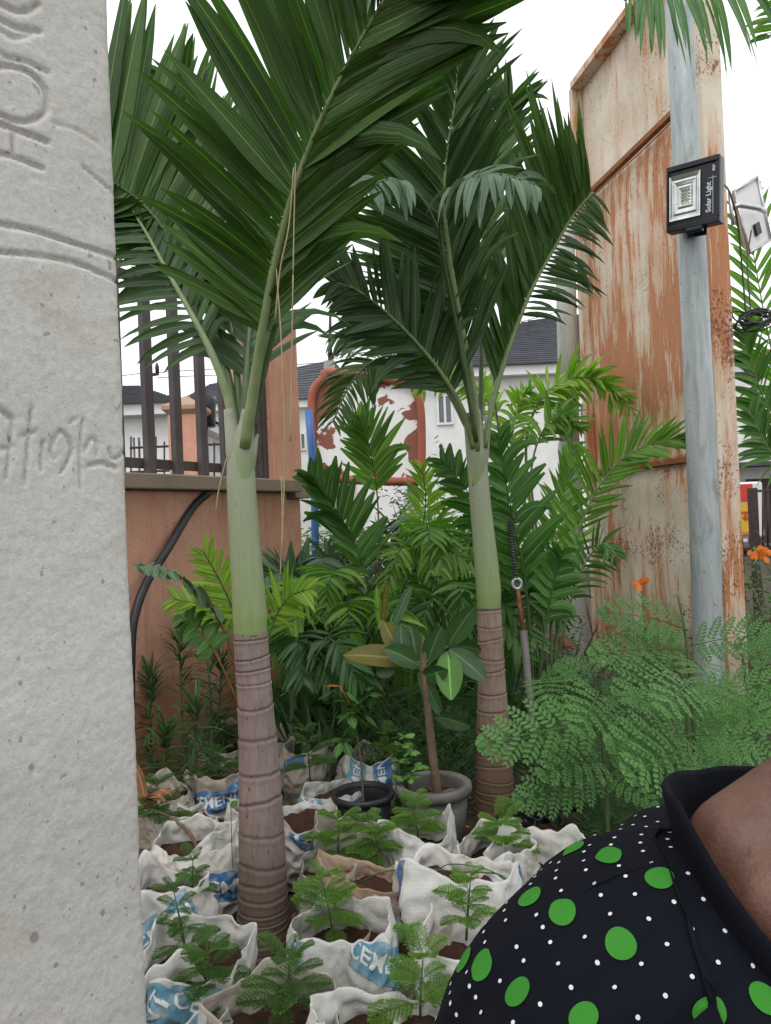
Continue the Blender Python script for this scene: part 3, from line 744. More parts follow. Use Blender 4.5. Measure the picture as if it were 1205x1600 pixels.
for lo, hi in (((-hw, -.012, -hh), (hw, -.001, -hh + .028)), ((-hw, -.012, hh - .028), (hw, -.001, hh)), ((-hw, -.012, -hh + .029), (-hw + .012, -.001, hh - .029)), ((hw - .012, -.012, -hh + .029), (hw, -.001, hh - .029))):
    lb('bezel', lo, hi, M['lampblack'])
cx = -12 * s; rw, rh = 24 * s, 35 * s
g = G()
for k, (f, y) in enumerate(((1.0, -.010), (.84, -.004), (.70, -.007), (.56, -.003), (.42, -.006), (.30, -.002))):
    q = [(cx + a * rw * f, y, b * rh * f) for a, b in ((-1, -1), (1, -1), (1, 1), (-1, 1))]
    q2 = [(cx + a * rw * (f - .06), y + .0015, b * rh * (f - .045)) for a, b in ((-1, -1), (1, -1), (1, 1), (-1, 1))]
    y3 = [-.004, -.007, -.003, -.006, -.002, -.001][k]; f3 = f - .15 if k < 5 else 0.01
    q3 = [(cx + a * rw * f3, y3, b * rh * (f3 + .0)) for a, b in ((-1, -1), (1, -1), (1, 1), (-1, 1))]
    n0 = len(g.V); g.add(q + q2 + q3, [(i, (i + 1) % 4, 4 + (i + 1) % 4, 4 + i) for i in range(4)] + [(4 + i, 4 + (i + 1) % 4, 8 + (i + 1) % 4, 8 + i) for i in range(4)])
g.obj('reflector', M['reflector'], lp, Vector((0, 0, 0)), False)
for i in range(3):
    for j in range(5):
        a = cx + (i - 1) * .014; b = (j - 2) * .016; lb('led', (a - .004, -.012, b - .004), (a + .004, -.0095, b + .004), M['led'], lp, 0)
def text_mesh(txt, size, extrude=0.0, bold=0):
    cu = bpy.data.curves.new('t', 'FONT'); cu.body = txt; cu.size = size; cu.align_x = 'CENTER'; cu.align_y = 'CENTER'; cu.extrude = extrude; cu.offset = bold; cu.resolution_u = 3
    ob = bpy.data.objects.new('t', cu); COL.objects.link(ob)
    dg = bpy.context.evaluated_depsgraph_get(); dg.update(); me = bpy.data.meshes.new_from_object(ob.evaluated_get(dg))
    bpy.data.objects.remove(ob); return me
def lamp_text(txt, size, x, z):
    me = text_mesh(txt, size, .0004, .0006); o = link('lettering', me, lp); me.materials.clear(); me.materials.append(M['pwhite'])
    # text reads bottom to top
    o.matrix_local = Matrix(((0, -1, 0, x), (0, 0, -1, -.0025), (1, 0, 0, z), (0, 0, 0, 1)))
lamp_text('Solar Light', .036, 24 * s, -10 * s)
lamp_text('IP67', .018, 32 * s, 33 * s)
lb('line', (30 * s, -.0025, -36 * s), (30.6 * s, -.0005, 22 * s), M['pwhite'], lp, 0)
lb('line', (24 * s, -.0025, 18.5 * s), (36 * s, -.0005, 19.1 * s), M['pwhite'], lp, 0)
g = G(); g.box((-.05, .062, -hh - .03), (.05, .075, hh * .3)); g.tube([Vector((-.03, .0, -hh - .012)), Vector((.05, .0, -hh - .012))], .016, 10); g.obj('clamp', M['lampblack'], lp, Vector((0, 0, 0)), False)
# small solar panel
c = P(1170, 335, 5.2); sp_ = thing('small_solar_panel', 'small solar panel seen from its back beside the rusty board', 'solar panel', c)
q = [P(1146, 300, 5.15), P(1182, 277, 5.3), P(1203, 375, 5.3), P(1170, 396, 5.15)]
nn = (q[1] - q[0]).cross(q[3] - q[0]).normalized()
if nn.dot(CAM - c) < 0: nn = -nn
g = G(); g.add(q + [v - nn * .02 for v in q], [(0, 1, 2, 3), (7, 6, 5, 4)] + [(i, i + 4, (i + 1) % 4 + 4, (i + 1) % 4) for i in range(4)]); g.obj('back_sheet', M['white'], sp_, c, False)
g = G()
for i in range(4): g.tube([q[i] + nn * .006, q[(i + 1) % 4] + nn * .006], .011, 6)
g.obj('frame', M['alu'], sp_, c)
cc = sum(q, Vector()) / 4; ex = (q[1] - q[0]).normalized(); ey = (q[3] - q[0]).normalized()
g = G(); b0 = cc + ex * .0 + ey * .1; v = [b0 + ex * a * .03 + ey * b * .04 + nn * .004 for a, b in ((-1, -1), (1, -1), (1, 1), (-1, 1))]
g.add(v + [x + nn * .018 for x in v], [(4, 5, 6, 7)] + [(i, (i + 1) % 4, (i + 1) % 4 + 4, i + 4) for i in range(4)]); g.obj('junction_box', M['lampblack'], sp_, c, False)
g = G(); g.tube([P(1142, 326, 5.0), P(1155, 320, 4.98), P(1185, 325, 5.1), P(1195, 330, 5.2)], .018, 8); g.tube([P(1140, 300, 5.0), P(1143, 330, 4.98), P(1146, 352, 5.0)], .012, 6); g.obj('bracket_arm', M['alu'], sp_, c)
g = G(); g.tube(catmull([P(1126, 284, 4.1), P(1140, 300, 4.6), P(1152, 345, 4.9), P(1158, 400, 4.95), P(1166, 495, 4.9)], 30), .006, 6)
g.tube(catmull([P(1174, 360, 5.1), P(1168, 410, 5.0), P(1174, 495, 4.9)], 20), .005, 6)
rnd = random.Random(5)
for k in range(9):
    c0 = P(1176 + rnd.uniform(-8, 8), 500 + rnd.uniform(-4, 5), 4.9); a = rnd.uniform(.08, .125); b = rnd.uniform(.03, .055); th = rnd.uniform(-.35, .35)
    pts = [c0 + Vector((a * math.cos(t) , .03 * math.sin(t * 2 + k), b * math.sin(t) + th * a * math.cos(t))) for t in np.linspace(0, 2 * math.pi, 25)]
    g.tube(pts, .0055, 6, False)
tag(g.obj('coiled_cable', M['hose'], None, P(1166, 495, 4.9)), 'black cable running from the floodlight into a tangled coil', 'cable')

# guy wire with turnbuckle and rusty rod
gw = thing('guy_wire', 'dark stay wire with turnbuckle ending in a rusty anchor rod', 'stay wire', P(845, 1240, 4.1)); org = Vector(gw.location)
g = G(); g.tube([P(764, 480, 4.7), P(775, 640, 4.5), P(797, 812, 4.3)], .006, 6); g.obj('wire', M['wire'], gw, org)
g = G(); 
a, b = P(797, 812, 4.3), P(806, 905, 4.2); g.tube([a, b], .007, 6)
hel = []
for i in range(120):
    t = i / 119; p = a.lerp(b, t); th = t * 24 * 2 * math.pi * .9; hel.append(p + Vector((math.cos(th), math.sin(th), 0)) * .015)
g.tube(hel, .004, 5); g.obj('wound_tail', M['wire'], gw, org)
g = G(); c = P(808, 912, 4.2); pts = [c + Vector((.024 * math.cos(t), 0, .028 * math.sin(t))) for t in np.linspace(0, 2 * math.pi, 20)]; g.tube(pts, .009, 8, False); g.obj('eye', M['alu'], gw, org)
g = G(); g.tube([P(809, 920, 4.2), P(818, 990, 4.15)], .012, 8); g.obj('rod', M['wirerust'], gw, org)
g = G(); g.tube([P(818, 985, 4.15), P(833, 1150, 4.12), P(842, 1240, 4.1)], .02, 10); g.obj('anchor_pipe', M['potgrey'], gw, org)

# red and yellow sign, frame and far things at right edge
Y = 9; c = P(1168, 800, Y); sg = thing('roadside_sign', 'red and yellow sign panel behind the rusty board edge', 'sign', Vector((c.x, Y, 0))); org = Vector(sg.location)
def far_box(name, x0, y0, x1, y1, Y, dep, mat, par, org, bev=.03):
    a = P(x0, y1, Y); b = P(x1, y0, Y); g = G(); g.box((a.x, Y, a.z), (b.x, Y + dep, b.z)); o = g.obj(name, mat, par, org, False)
    if bev: md = o.modifiers.new('b', 'BEVEL'); md.width = bev; md.segments = 3
    return o
far_box('body', 1150, 752, 1192, 842, Y, .12, M['white'], sg, org)
far_box('red_panel', 1150, 756, 1176, 784, Y - .02, .015, M['red'], sg, org, 0); far_box('yellow_panel', 1150, 786, 1176, 832, Y - .02, .015, M['yellow'], sg, org, 0); far_box('red_strip', 1150, 834, 1176, 838, Y - .02, .015, M['red'], sg, org, 0)
for px in (1158, 1184):
    a = P(px, 842, Y); g = G(); g.box((a.x - .04, Y + .03, -.1), (a.x + .04, Y + .1, a.z)); g.obj('leg', M['brownsteel'], sg, org, False)
me = text_mesh('ti', .2, .002, .004); me.materials.clear(); me.materials.append(M['red']); o = link('lettering', me, sg); o.rotation_euler = (R(90), R(-90), 0); o.location = P(1168, 805, Y - .03) - org
Y = 8; gt = thing('steel_gate', 'brown steel gate frame at the far right edge', 'gate', P(1190, 900, Y)); org = Vector(gt.location)
far_box('gate_post', 1176, 762, 1184, 870, Y, .06, M['brownsteel'], gt, org, .004); far_box('top_rail', 1184, 762, 1260, 769, Y, .05, M['brownsteel'], gt, org, .004); far_box('bottom_rail', 1184, 850, 1260, 856, Y, .05, M['brownsteel'], gt, org, .004)
for i in range(8):
    a = P(1192 + i * 8, 856, Y); b = P(1192 + i * 8, 766, Y); g = G(); g.tube([a, b], .01, 5); g.obj('bar', M['brownsteel'], gt, org)
hs = thing('awning_building', 'pale building with dark awning beyond the gate at right', 'building', Vector((P(1150, 720, 22).x, 22, 0))); org = Vector(hs.location)
far_box('wall', 1080, 585, 1330, 850, 22, 4, M['white'], hs, org, 0); far_box('awning', 1080, 715, 1330, 732, 21, .95, M['roof'], hs, org, 0); far_box('dark_opening', 1172, 742, 1330, 850, 21.9, .09, M['brownsteel'], hs, org, 0)
far_box('roof_edge', 1080, 540, 1330, 560, 21.8, 4.4, M['redframe'], hs, org, 0)
far_box('upper_wall', 1080, 561, 1330, 584, 22.1, 3.8, M['alu'], hs, org, 0)
far_box('window', 1176, 645, 1196, 690, 21.93, .06, M['glassdark'], hs, org, 0)

# ================================================================== THE TWO BIG PALMS
def ringed_trunk(tree, org, pts, mat, spacing, name='trunk', top_pale=False, seed=0):
    """pts: list of (px, py, Y, width_px) from base to top"""
    rnd = random.Random(seed)
    ctr = catmull([P(x, y, Y) for x, y, Y, w in pts], 420); rad = [w * Y / FPX / 2 for x, y, Y, w in pts]
    tl = [0]
    for a, b in zip(ctr, ctr[1:]): tl.append(tl[-1] + (b - a).length)
    L = tl[-1]; rings = []; s = spacing * .6
    while s < L: rings.append((s, rnd.uniform(-.011, .011), rnd.uniform(0, 6.28), rnd.uniform(.7, 1.2))); s += spacing * rnd.uniform(.55, 1.4) * (.72 + .5 * s / L)
    n = 56; ra = []
    def ringval(l, a):
        v = 0; lip = 0
        for (s0, tilt, ph, st) in rings:
            dd = l - s0 - tilt * math.cos(a - ph) - .0025 * noise.noise(Vector((math.cos(a) * 4, math.sin(a) * 4, s0 * 9)))
            if abs(dd) < .03:
                v = max(v, st * math.exp(-(dd / .0042) ** 2)); lip += math.exp(-((dd + .010) / .009) ** 2) * .0022
        return v, lip
    ringattr = []
    def rad_f(t, a):
        l = L * t; v, lip = ringval(l, a)
        ringattr.append(min(1, v) * .85)
        r = float(np.interp(t, np.linspace(0, 1, len(rad)), rad))
        return r * (1 + .02 * noise.noise(Vector((math.cos(a) * 1.5, math.sin(a) * 1.5, l * 5)))) - .003 * v + lip + .0012 * noise.noise(Vector((math.cos(a) * 20, math.sin(a) * 20, l * 30)))
    V, Fc, U = sweep(ctr, rad_f, n)
    me = mesh(name, [v - org for v in V], Fc, mat, U)
    at = me.attributes.new('ring', 'FLOAT', 'POINT'); at.data.foreach_set('value', ringattr[:len(V)])
    return link(name, me, tree)

def rd(name, pxpts): return [P(*p) for p in pxpts]
# --- palm 1
Y1 = 2.7
b1 = PZ(405, 1490, 0); b1 = P(408, 1495, Y1); o1 = Vector((b1.x, Y1, 0))
p1 = thing('palm_tree', 'nearest palm with mauve ringed trunk rising among cement sacks left of centre', 'palm tree', o1)
ringed_trunk(p1, o1, [(412, 1520, Y1, 88), (411, 1450, Y1, 80), (411, 1400, Y1, 75.5), (409, 1300, Y1, 70), (405, 1200, Y1, 63), (399, 1100, Y1, 55), (395, 1040, Y1, 53), (391, 985, Y1, 52)], M['trunk1'], .066, seed=2)
g = G(); g.tube(catmull([P(391.5, 992, Y1), P(390, 950, Y1), P(385, 880, Y1), P(379.5, 800, Y1), P(376.5, 735, Y1), P(377, 690, Y1), P(378, 665, Y1)], 60), [.058, .0605, .0575, .054, .052, .050, .047, .036, .020], 40)
g.obj('crownshaft', M['shaft'], p1, o1)
# sheath flaps at the top of the crownshaft
for (pts, r) in (([(374, 760, 2.70), (367, 705, 2.69), (357, 640, 2.7)], [.034, .032, .017]), ([(382, 745, 2.70), (392, 705, 2.69), (403, 678, 2.69)], [.033, .024, .004]), ([(378, 760, 2.69), (381, 700, 2.68), (388, 640, 2.66)], [.038, .036, .021])):
    g = G(); g.tube(catmull(rd('', pts), 14), r, 14); g.obj('leaf_sheath', M['shaft'], p1, o1)
# main frond in front (wide leaflets)
FN = Vector((.05, -1, .25))
frond(p1, o1, rd('', [(382, 700, 2.66), (398, 600, 2.62), (413, 500, 2.56), (432, 400, 2.50), (462, 290, 2.42), (505, 180, 2.32), (560, 70, 2.22), (615, -20, 2.12), (670, -85, 2.0)]), 46, .68, .62, (68, 36), (34, 42), .060, FN, .06, .18, .12, 'palm', 'rachis', .021, .005, .22, lenf=lambda t: .62 + .38 * math.sin(min(1, t * 1.5 + .1) * math.pi / 2) - max(0, t - .7) * .8, seed=4, twist=.25, jit=.09)
# second petiole leaning up-left with thinner leaflets hanging to the left
frond(p1, o1, rd('', [(370, 700, 2.70), (356, 620, 2.72), (330, 550, 2.78), (296, 485, 2.86), (262, 425, 2.94), (232, 370, 3.02), (205, 325, 3.08)]), 22, .34, .42, (82, 60), (38, 30), .03, Vector((.3, -1, .3)), .3, .3, .0, 'palm2', 'rachis', .019, .006, .34, seed=8)
# frond behind with upright broad leaflets in the top left corner
frond(p1, o1, rd('', [(374, 690, 2.78), (350, 560, 2.95), (305, 440, 3.05), (250, 350, 3.08), (200, 300, 3.06), (140, 270, 3.0)]), 26, .40, .80, (60, 60), (48, 86), .066, Vector((.1, -1, .1)), .03, .08, .0, 'palm', 'rachisdark', .016, .005, .42, lenf=lambda t: .75 + .35 * t, seed=12, twist=.2, jit=.07)
frond(p1, o1, rd('', [(378, 690, 2.8), (368, 560, 2.95), (352, 440, 3.1), (335, 330, 3.2), (310, 220, 3.25), (270, 120, 3.2)]), 24, .62, .62, (50, 35), (40, 30), .056, Vector((.0, -1, .2)), .06, .15, .0, 'palm', 'rachisdark', .016, .005, .30, seed=13, twist=.3)
# unopened spear + back frond filling between petioles
frond(p1, o1, rd('', [(380, 690, 2.74), (384, 600, 2.85), (392, 500, 3.0), (410, 380, 3.15), (450, 250, 3.3), (520, 140, 3.4)]), 28, .55, .55, (48, 34), (40, 34), .048, Vector((.0, -1, .2)), .12, .2, .0, 'palm2', 'rachisdark', .016, .005, .22, seed=15, twist=.3)
# drooping tip of a frond coming over from above (top centre)
frond(p1, o1, rd('', [(388, 690, 2.7), (450, 430, 2.55), (540, 160, 2.4), (600, 10, 2.2), (655, -62, 2.05), (740, -85, 1.95), (830, -60, 1.85)]), 22, .0, .36, (60, 60), (55, 45), .036, Vector((-.3, -.5, 1)), .55, .4, .1, 'palm2', 'rachisdark', .012, .004, .62, seed=21, twist=1.2)
frond(p1, o1, rd('', [(388, 690, 2.7), (450, 430, 2.6), (540, 160, 2.45), (590, 20, 2.35), (625, -40, 2.3), (660, -50, 2.25)]), 9, .0, .34, (60, 60), (80, 120), .034, Vector((-.3, -.5, 1)), 1.2, .6, .1, 'palmpale', 'rachisdark', .012, .004, .72, seed=23, twist=2.2)
# hanging fibres
g = G()
for (pts) in ([(462, 255, 2.35), (460, 330, 2.33), (458, 430, 2.33)], [(459, 262, 2.35), (452, 350, 2.33), (438, 420, 2.33), (430, 500, 2.33)], [(432, 420, 2.5), (440, 540, 2.4), (445, 700, 2.4), (440, 880, 2.4)], [(458, 430, 2.33), (456, 560, 2.35), (454, 690, 2.35)], [(357, 705, 2.6), (343, 760, 2.6), (337, 800, 2.6)], [(440, 745, 2.6), (441, 820, 2.6), (438, 900, 2.6)]):
    g.tube(catmull(rd('', pts), 14), .0022, 4)
tag(g.obj('hanging_fibre', M['thread'], p1, o1), kind='stuff')

# --- palm 2
Y2 = 3.87; o2 = Vector((P(773, 1290, Y2).x, Y2, 0))
p2 = thing('palm_tree', 'second palm with slimmer brown ringed trunk right of the potted rubber plant', 'palm tree', o2)
ringed_trunk(p2, o2, [(774, 1300, Y2, 68), (773, 1240, Y2, 62), (772, 1190, Y2, 57), (770, 1120, Y2, 49), (768, 1060, Y2, 43), (766, 1000, Y2, 39.5), (764, 945, Y2, 37)], M['trunk2'], .078, seed=5)
g = G(); g.tube(catmull([P(764, 951, Y2), P(763, 915, Y2), P(757, 850, Y2), P(751, 790, Y2), P(747, 735, Y2), P(745, 690, Y2), P(744, 670, Y2)], 60), [.059, .063, .061, .056, .053, .051, .049, .036, .02], 36)
g.obj('crownshaft', M['shaft'], p2, o2)
for (pts, r) in (([(744, 760, 3.87), (739, 710, 3.86), (729, 645, 3.84)], [.036, .034, .018]), ([(749, 760, 3.87), (755, 710, 3.86), (764, 650, 3.85)], [.034, .030, .014]), ([(746, 760, 3.86), (747, 710, 3.84), (743, 640, 3.80)], [.038, .038, .023])):
    g = G(); g.tube(catmull(rd('', pts), 14), r, 14); g.obj('leaf_sheath', M['shaft'], p2, o2)
# central frond
frond(p2, o2, rd('', [(747, 705, 3.82), (741, 620, 3.78), (727, 540, 3.74), (712, 460, 3.70), (700, 380, 3.64), (694, 310, 3.56), (700, 230, 3.50), (712, 150, 3.45), (716, 70, 3.4)]), 46, .62, .66, (62, 26), (32, 26), .050, Vector((.0, -1, .2)), .10, .2, .05, 'palm2', 'rachis', .021, .005, .20, seed=31, twist=.35)
# right frond, thin rachis, upright leaflets
frond(p2, o2, rd('', [(757, 700, 3.84), (772, 620, 3.86), (800, 530, 3.88), (832, 450, 3.88), (862, 395, 3.86), (893, 340, 3.8), (925, 300, 3.74)]), 52, .68, .0, (30, 52), (28, 75), .043, Vector((.0, -1, .15)), .0, .10, .0, 'palm', 'rachis', .017, .004, .20, lenf=lambda t: (.55 + .55 * math.sin(min(1, t * 1.1 + .1) * math.pi * .6)) * (1 - max(0, t - .75) * 2.2), seed=33, twist=.3)
frond(p2, o2, rd('', [(758, 698, 3.82), (773, 620, 3.84), (801, 530, 3.86), (833, 450, 3.86), (863, 395, 3.84), (894, 340, 3.78), (928, 300, 3.72)]), 30, .0, .36, (70, 95), (62, 88), .024, Vector((.1, -1, .3)), .42, .4, .0, 'palm2', 'rachis', .01, .004, .40, seed=35)
# left frond
frond(p2, o2, rd('', [(741, 700, 3.82), (722, 640, 3.75), (690, 585, 3.66), (650, 535, 3.56), (605, 490, 3.46), (560, 455, 3.38), (520, 440, 3.3)]), 36, .42, .46, (46, 40), (66, 38), .045, Vector((.0, -1, .3)), .12, .25, .0, 'palm2', 'rachis', .017, .004, .24, seed=37)
frond(p2, o2, rd('', [(744, 690, 3.9), (728, 600, 3.95), (690, 500, 4.0), (650, 410, 4.05), (620, 330, 4.05), (600, 250, 4.0)]), 30, .55, .55, (48, 30), (40, 26), .055, Vector((.0, -1, .2)), .1, .2, .0, 'palm', 'rachisdark', .015, .005, .28, seed=39)
# bent over pale frond with hooked leaflets
frond(p2, o2, rd('', [(745, 690, 3.8), (715, 520, 3.6), (690, 390, 3.4), (690, 320, 3.25), (725, 283, 3.1), (780, 272, 3.0), (840, 290, 2.95)]), 20, .34, .40, (60, 70), (75, 60), .042, Vector((-.2, -.55, 1)), .95, .5, .1, 'palmpale', 'rachisdark', .012, .004, .60, seed=41, twist=1.1)
frond(p2, o2, rd('', [(745, 690, 3.8), (712, 480, 3.6), (680, 350, 3.4), (640, 292, 3.25), (600, 282, 3.15), (560, 300, 3.05)]), 10, .30, .24, (70, 60), (60, 80), .038, Vector((.2, -.55, 1)), 1.0, .5, .1, 'palmpale', 'rachisdark', .012, .004, .66, seed=43, twist=1.1)
# frond toward back, tall upright
frond(p2, o2, rd('', [(750, 690, 3.95), (752, 560, 4.1), (748, 430, 4.25), (752, 320, 4.3), (775, 220, 4.3), (800, 150, 4.25)]), 32, .55, .6, (36, 26), (34, 24), .05, Vector((.0, -1, .2)), .08, .2, .0, 'palm', 'rachisdark', .015, .005, .28, seed=45)
# arching light frond down at left
frond(p2, o2, rd('', [(742, 695, 3.95), (700, 610, 4.1), (650, 566, 4.2), (610, 556, 4.25), (575, 570, 4.25), (545, 605, 4.2), (520, 660, 4.1)]), 30, .30, .34, (66, 50), (62, 30), .022, Vector((.1, -1, .5)), .45, .3, .0, 'palm', 'rachisdark', .014, .004, .42, seed=47)
frond(p2, o2, rd('', [(742, 695, 4.0), (690, 600, 4.3), (620, 540, 4.5), (565, 520, 4.6), (520, 530, 4.6)]), 26, .34, .30, (50, 40), (60, 40), .02, Vector((.1, -1, .5)), .35, .3, .0, 'palmpale', 'rachisdark', .012, .004, .45, seed=49)

# ------------------------------------------------------------------ palms off to the right
def palm_off(name, label, base, spec, mat, r=.09, h=None, sep=False):
    o = Vector((base.x, base.y, 0)); t = thing(name, label, 'palm tree', o)
    top = base
    g = G(); g.tube(catmull([o, o + Vector((.02, 0, top.z * .5)), top], 20), [r, r * .85, r * .8], 16); g.obj('trunk', M['trunk2'], t, o)
    for k in spec: frond(t, o, separate=sep, **k)
    return t
tp = P(1500, -60, 2.9)
palm_off('palm_tree', 'tall palm whose hanging leaflets enter at the top right corner', tp, [
    dict(pts=[tp, P(1400, -200, 2.9), P(1290, -150, 2.85), P(1175, -75, 2.8), P(1060, -15, 2.75), P(975, 0, 2.7)], n=44, LL=.58, LR=.30, aL=(80, 62), aR=(60, 50), W=.022, N=Vector((0, -1, .25)), droop=.3, dvar=.3, mat='mid', rmat='rachis', start=.35, seed=51),
    dict(pts=[tp, P(1420, -120, 3.1), P(1330, -60, 3.1), P(1250, 0, 3.05), P(1200, 60, 3.0)], n=22, LL=.30, LR=.3, aL=(80, 60), aR=(60, 40), W=.024, N=Vector((0, -1, .3)), droop=.4, mat='bright', start=.4, seed=53)], 'bright', sep=True)
tp = P(1250, 760, 6.6)
palm_off('palm_tree', 'leafy palm behind the solar panel at the right edge', tp, [
    dict(pts=[tp, P(1228, 640, 6.5), P(1200, 520, 6.4), P(1178, 400, 6.3), P(1165, 320, 6.2)], n=26, LL=.62, LR=.66, aL=(50, 28), aR=(50, 28), W=.05, droop=.05, mat='bright', start=.15, seed=55),
    dict(pts=[tp, P(1225, 700, 6.2), P(1200, 640, 6.1), P(1175, 570, 6.0), P(1160, 520, 5.9)], n=24, LL=.5, LR=.5, aL=(60, 30), aR=(50, 30), W=.045, droop=.12, mat='mid', start=.2, seed=57),
    dict(pts=[tp, P(1220, 730, 6.0), P(1195, 690, 5.9), P(1170, 640, 5.9)], n=20, LL=.4, LR=.4, aL=(60, 30), aR=(50, 30), W=.04, droop=.3, mat='mid', start=.2, seed=58)], 'bright')

# ------------------------------------------------------------------ young palms in the middle
def young(label, basepx, spec, cat='palm', name='young_palm', nst=0):
    bx_, by_, Y = basepx; o = Vector((P(bx_, by_, Y).x, Y, 0)); t = thing(name, label, cat, o)
    for k in spec: frond(t, o, **k)
    return t, o
def pp_(*a): return [P(*x) for x in a]
young('plume leaved palm with yellow green arching tufts before the white house', (845, 1000, 6.0), [
    dict(pts=pp_((850, 1050, 6), (835, 850, 6.0), (822, 700, 5.95), (845, 625, 5.9), (890, 592, 5.8), (940, 596, 5.7), (985, 640, 5.6)), n=58, LL=.33, LR=.33, aL=(62, 50), aR=(62, 50), W=.032, N=Vector((0, -.6, 1)), droop=.15, dvar=.5, mat='lime', start=.45, plum=1.3, seed=61, r0=.016, separate=False),
    dict(pts=pp_((848, 1050, 6), (830, 850, 6.1), (800, 720, 6.2), (775, 650, 6.2), (740, 600, 6.2), (690, 590, 6.2), (655, 612, 6.2)), n=44, LL=.30, LR=.30, aL=(62, 50), aR=(62, 50), W=.03, N=Vector((0, -.6, 1)), droop=.2, dvar=.5, mat='lime', start=.5, plum=1.3, seed=62, r0=.014, separate=False),
    dict(pts=pp_((848, 1050, 6), (840, 850, 5.9), (830, 740, 5.8), (850, 670, 5.7), (880, 650, 5.6), (905, 670, 5.55)), n=34, LL=.27, LR=.27, aL=(62, 50), aR=(62, 50), W=.03, N=Vector((0, -.6, 1)), droop=.3, dvar=.5, mat='bright', start=.5, plum=1.3, seed=63, r0=.014, separate=False),
    dict(pts=pp_((846, 1050, 6), (830, 850, 5.9), (812, 740, 5.9), (800, 680, 5.9), (810, 630, 5.9), (830, 610, 5.9)), n=34, LL=.27, LR=.27, aL=(62, 50), aR=(62, 50), W=.03, N=Vector((0, -.6, 1)), droop=.3, dvar=.5, mat='lime', start=.5, plum=1.3, seed=64, r0=.014, separate=False)])
young('spiky leaved palm reaching right across the rusty board', (850, 1110, 4.7), [
    dict(pts=pp_((862, 1100, 4.7), (872, 980, 4.7), (890, 880, 4.65), (925, 780, 4.6), (975, 715, 4.5), (1035, 690, 4.4), (1070, 688, 4.35)), n=34, LL=.36, LR=.26, aL=(58, 16), aR=(52, 20), W=.028, N=Vector((0, -1, .3)), droop=.03, dvar=.15, mat='bright', start=.35, seed=65, r0=.012, fold=.4, twist=.2),
    dict(pts=pp_((860, 1100, 4.7), (862, 960, 4.8), (868, 860, 4.9), (880, 780, 5.0), (895, 700, 5.0)), n=24, LL=.32, LR=.34, aL=(50, 22), aR=(46, 22), W=.03, N=Vector((0, -1, .3)), droop=.05, mat='bright', start=.38, seed=66, r0=.012),
    dict(pts=pp_((858, 1100, 4.7), (875, 1010, 4.6), (905, 900, 4.5), (940, 850, 4.4), (965, 870, 4.3)), n=18, LL=.22, LR=.22, aL=(50, 30), aR=(60, 40), W=.022, N=Vector((0, -1, .6)), droop=.4, mat='mid', start=.4, seed=67, r0=.01),
    dict(pts=pp_((858, 1100, 4.7), (852, 1000, 4.55), (845, 920, 4.45), (860, 880, 4.35), (890, 880, 4.3)), n=14, LL=.2, LR=.24, aL=(60, 30), aR=(80, 60), W=.03, N=Vector((0, -1, .6)), droop=.7, mat='mid', start=.5, seed=68, r0=.01)])
young('young palm with broad dark glossy leaflets close behind the second trunk', (838, 1150, 4.3), [
    dict(pts=pp_((836, 1150, 4.35), (830, 1020, 4.35), (822, 920, 4.35), (806, 830, 4.3), (790, 750, 4.3), (778, 680, 4.3)), n=16, LL=.26, LR=.36, aL=(52, 35), aR=(56, 34), W=.062, N=Vector((0, -1, .3)), droop=.15, dvar=.2, mat='mid', rmat='stemgreen', start=.38, seed=71, r0=.012, tipw=.22, fold=.35),
    dict(pts=pp_((834, 1150, 4.4), (815, 1020, 4.5), (790, 920, 4.6), (762, 830, 4.7), (725, 760, 4.7), (690, 720, 4.7)), n=15, LL=.28, LR=.30, aL=(52, 35), aR=(60, 40), W=.055, N=Vector((0, -1, .3)), droop=.18, mat='mid', rmat='stemgreen', start=.42, seed=72, r0=.011, tipw=.22, fold=.35),
    dict(pts=pp_((836, 1150, 4.3), (845, 1040, 4.2), (856, 960, 4.15), (868, 900, 4.1), (880, 860, 4.05)), n=9, LL=.2, LR=.2, aL=(45, 35), aR=(60, 40), W=.05, N=Vector((0, -1, .3)), droop=.4, mat='mid', rmat='stemgreen', start=.45, seed=73, r0=.01, tipw=.2)])
young('young palm with fan of bright ribbed leaflets between the two trunks', (600, 1150, 4.6), [
    dict(pts=pp_((600, 1150, 4.6), (594, 1000, 4.6), (592, 880, 4.6), (590, 780, 4.6), (578, 700, 4.6), (562, 655, 4.6)), n=15, LL=.27, LR=.33, aL=(48, 22), aR=(48, 24), W=.05, N=Vector((0, -1, .3)), droop=.06, mat='bright', rmat='wirerust', start=.62, seed=74, r0=.009, tipw=.2, fold=.4, jit=.06),
    dict(pts=pp_((592, 1150, 4.5), (585, 1000, 4.4), (572, 900, 4.35), (545, 830, 4.3), (510, 775, 4.25), (484, 745, 4.2)), n=16, LL=.3, LR=.34, aL=(30, 12), aR=(58, 40), W=.055, N=Vector((.1, -1, .3)), droop=.1, mat='mid', rmat='stemgreen', start=.42, seed=75, r0=.011, tipw=.2, fold=.4),
    dict(pts=pp_((604, 1150, 4.8), (625, 1000, 4.9), (650, 880, 5.0), (665, 790, 5.0), (660, 730, 5.0)), n=18, LL=.28, LR=.3, aL=(55, 28), aR=(50, 30), W=.03, N=Vector((0, -1, .4)), droop=.2, mat='lime', rmat='stemgreen', start=.45, seed=76, r0=.01),
    dict(pts=pp_((604, 1150, 4.6), (610, 1000, 4.5), (640, 900, 4.4), (690, 860, 4.3), (735, 880, 4.25)), n=18, LL=.26, LR=.26, aL=(55, 30), aR=(60, 40), W=.026, N=Vector((0, -1, .6)), droop=.5, mat='bright', rmat='stemgreen', start=.4, seed=77, r0=.01)])
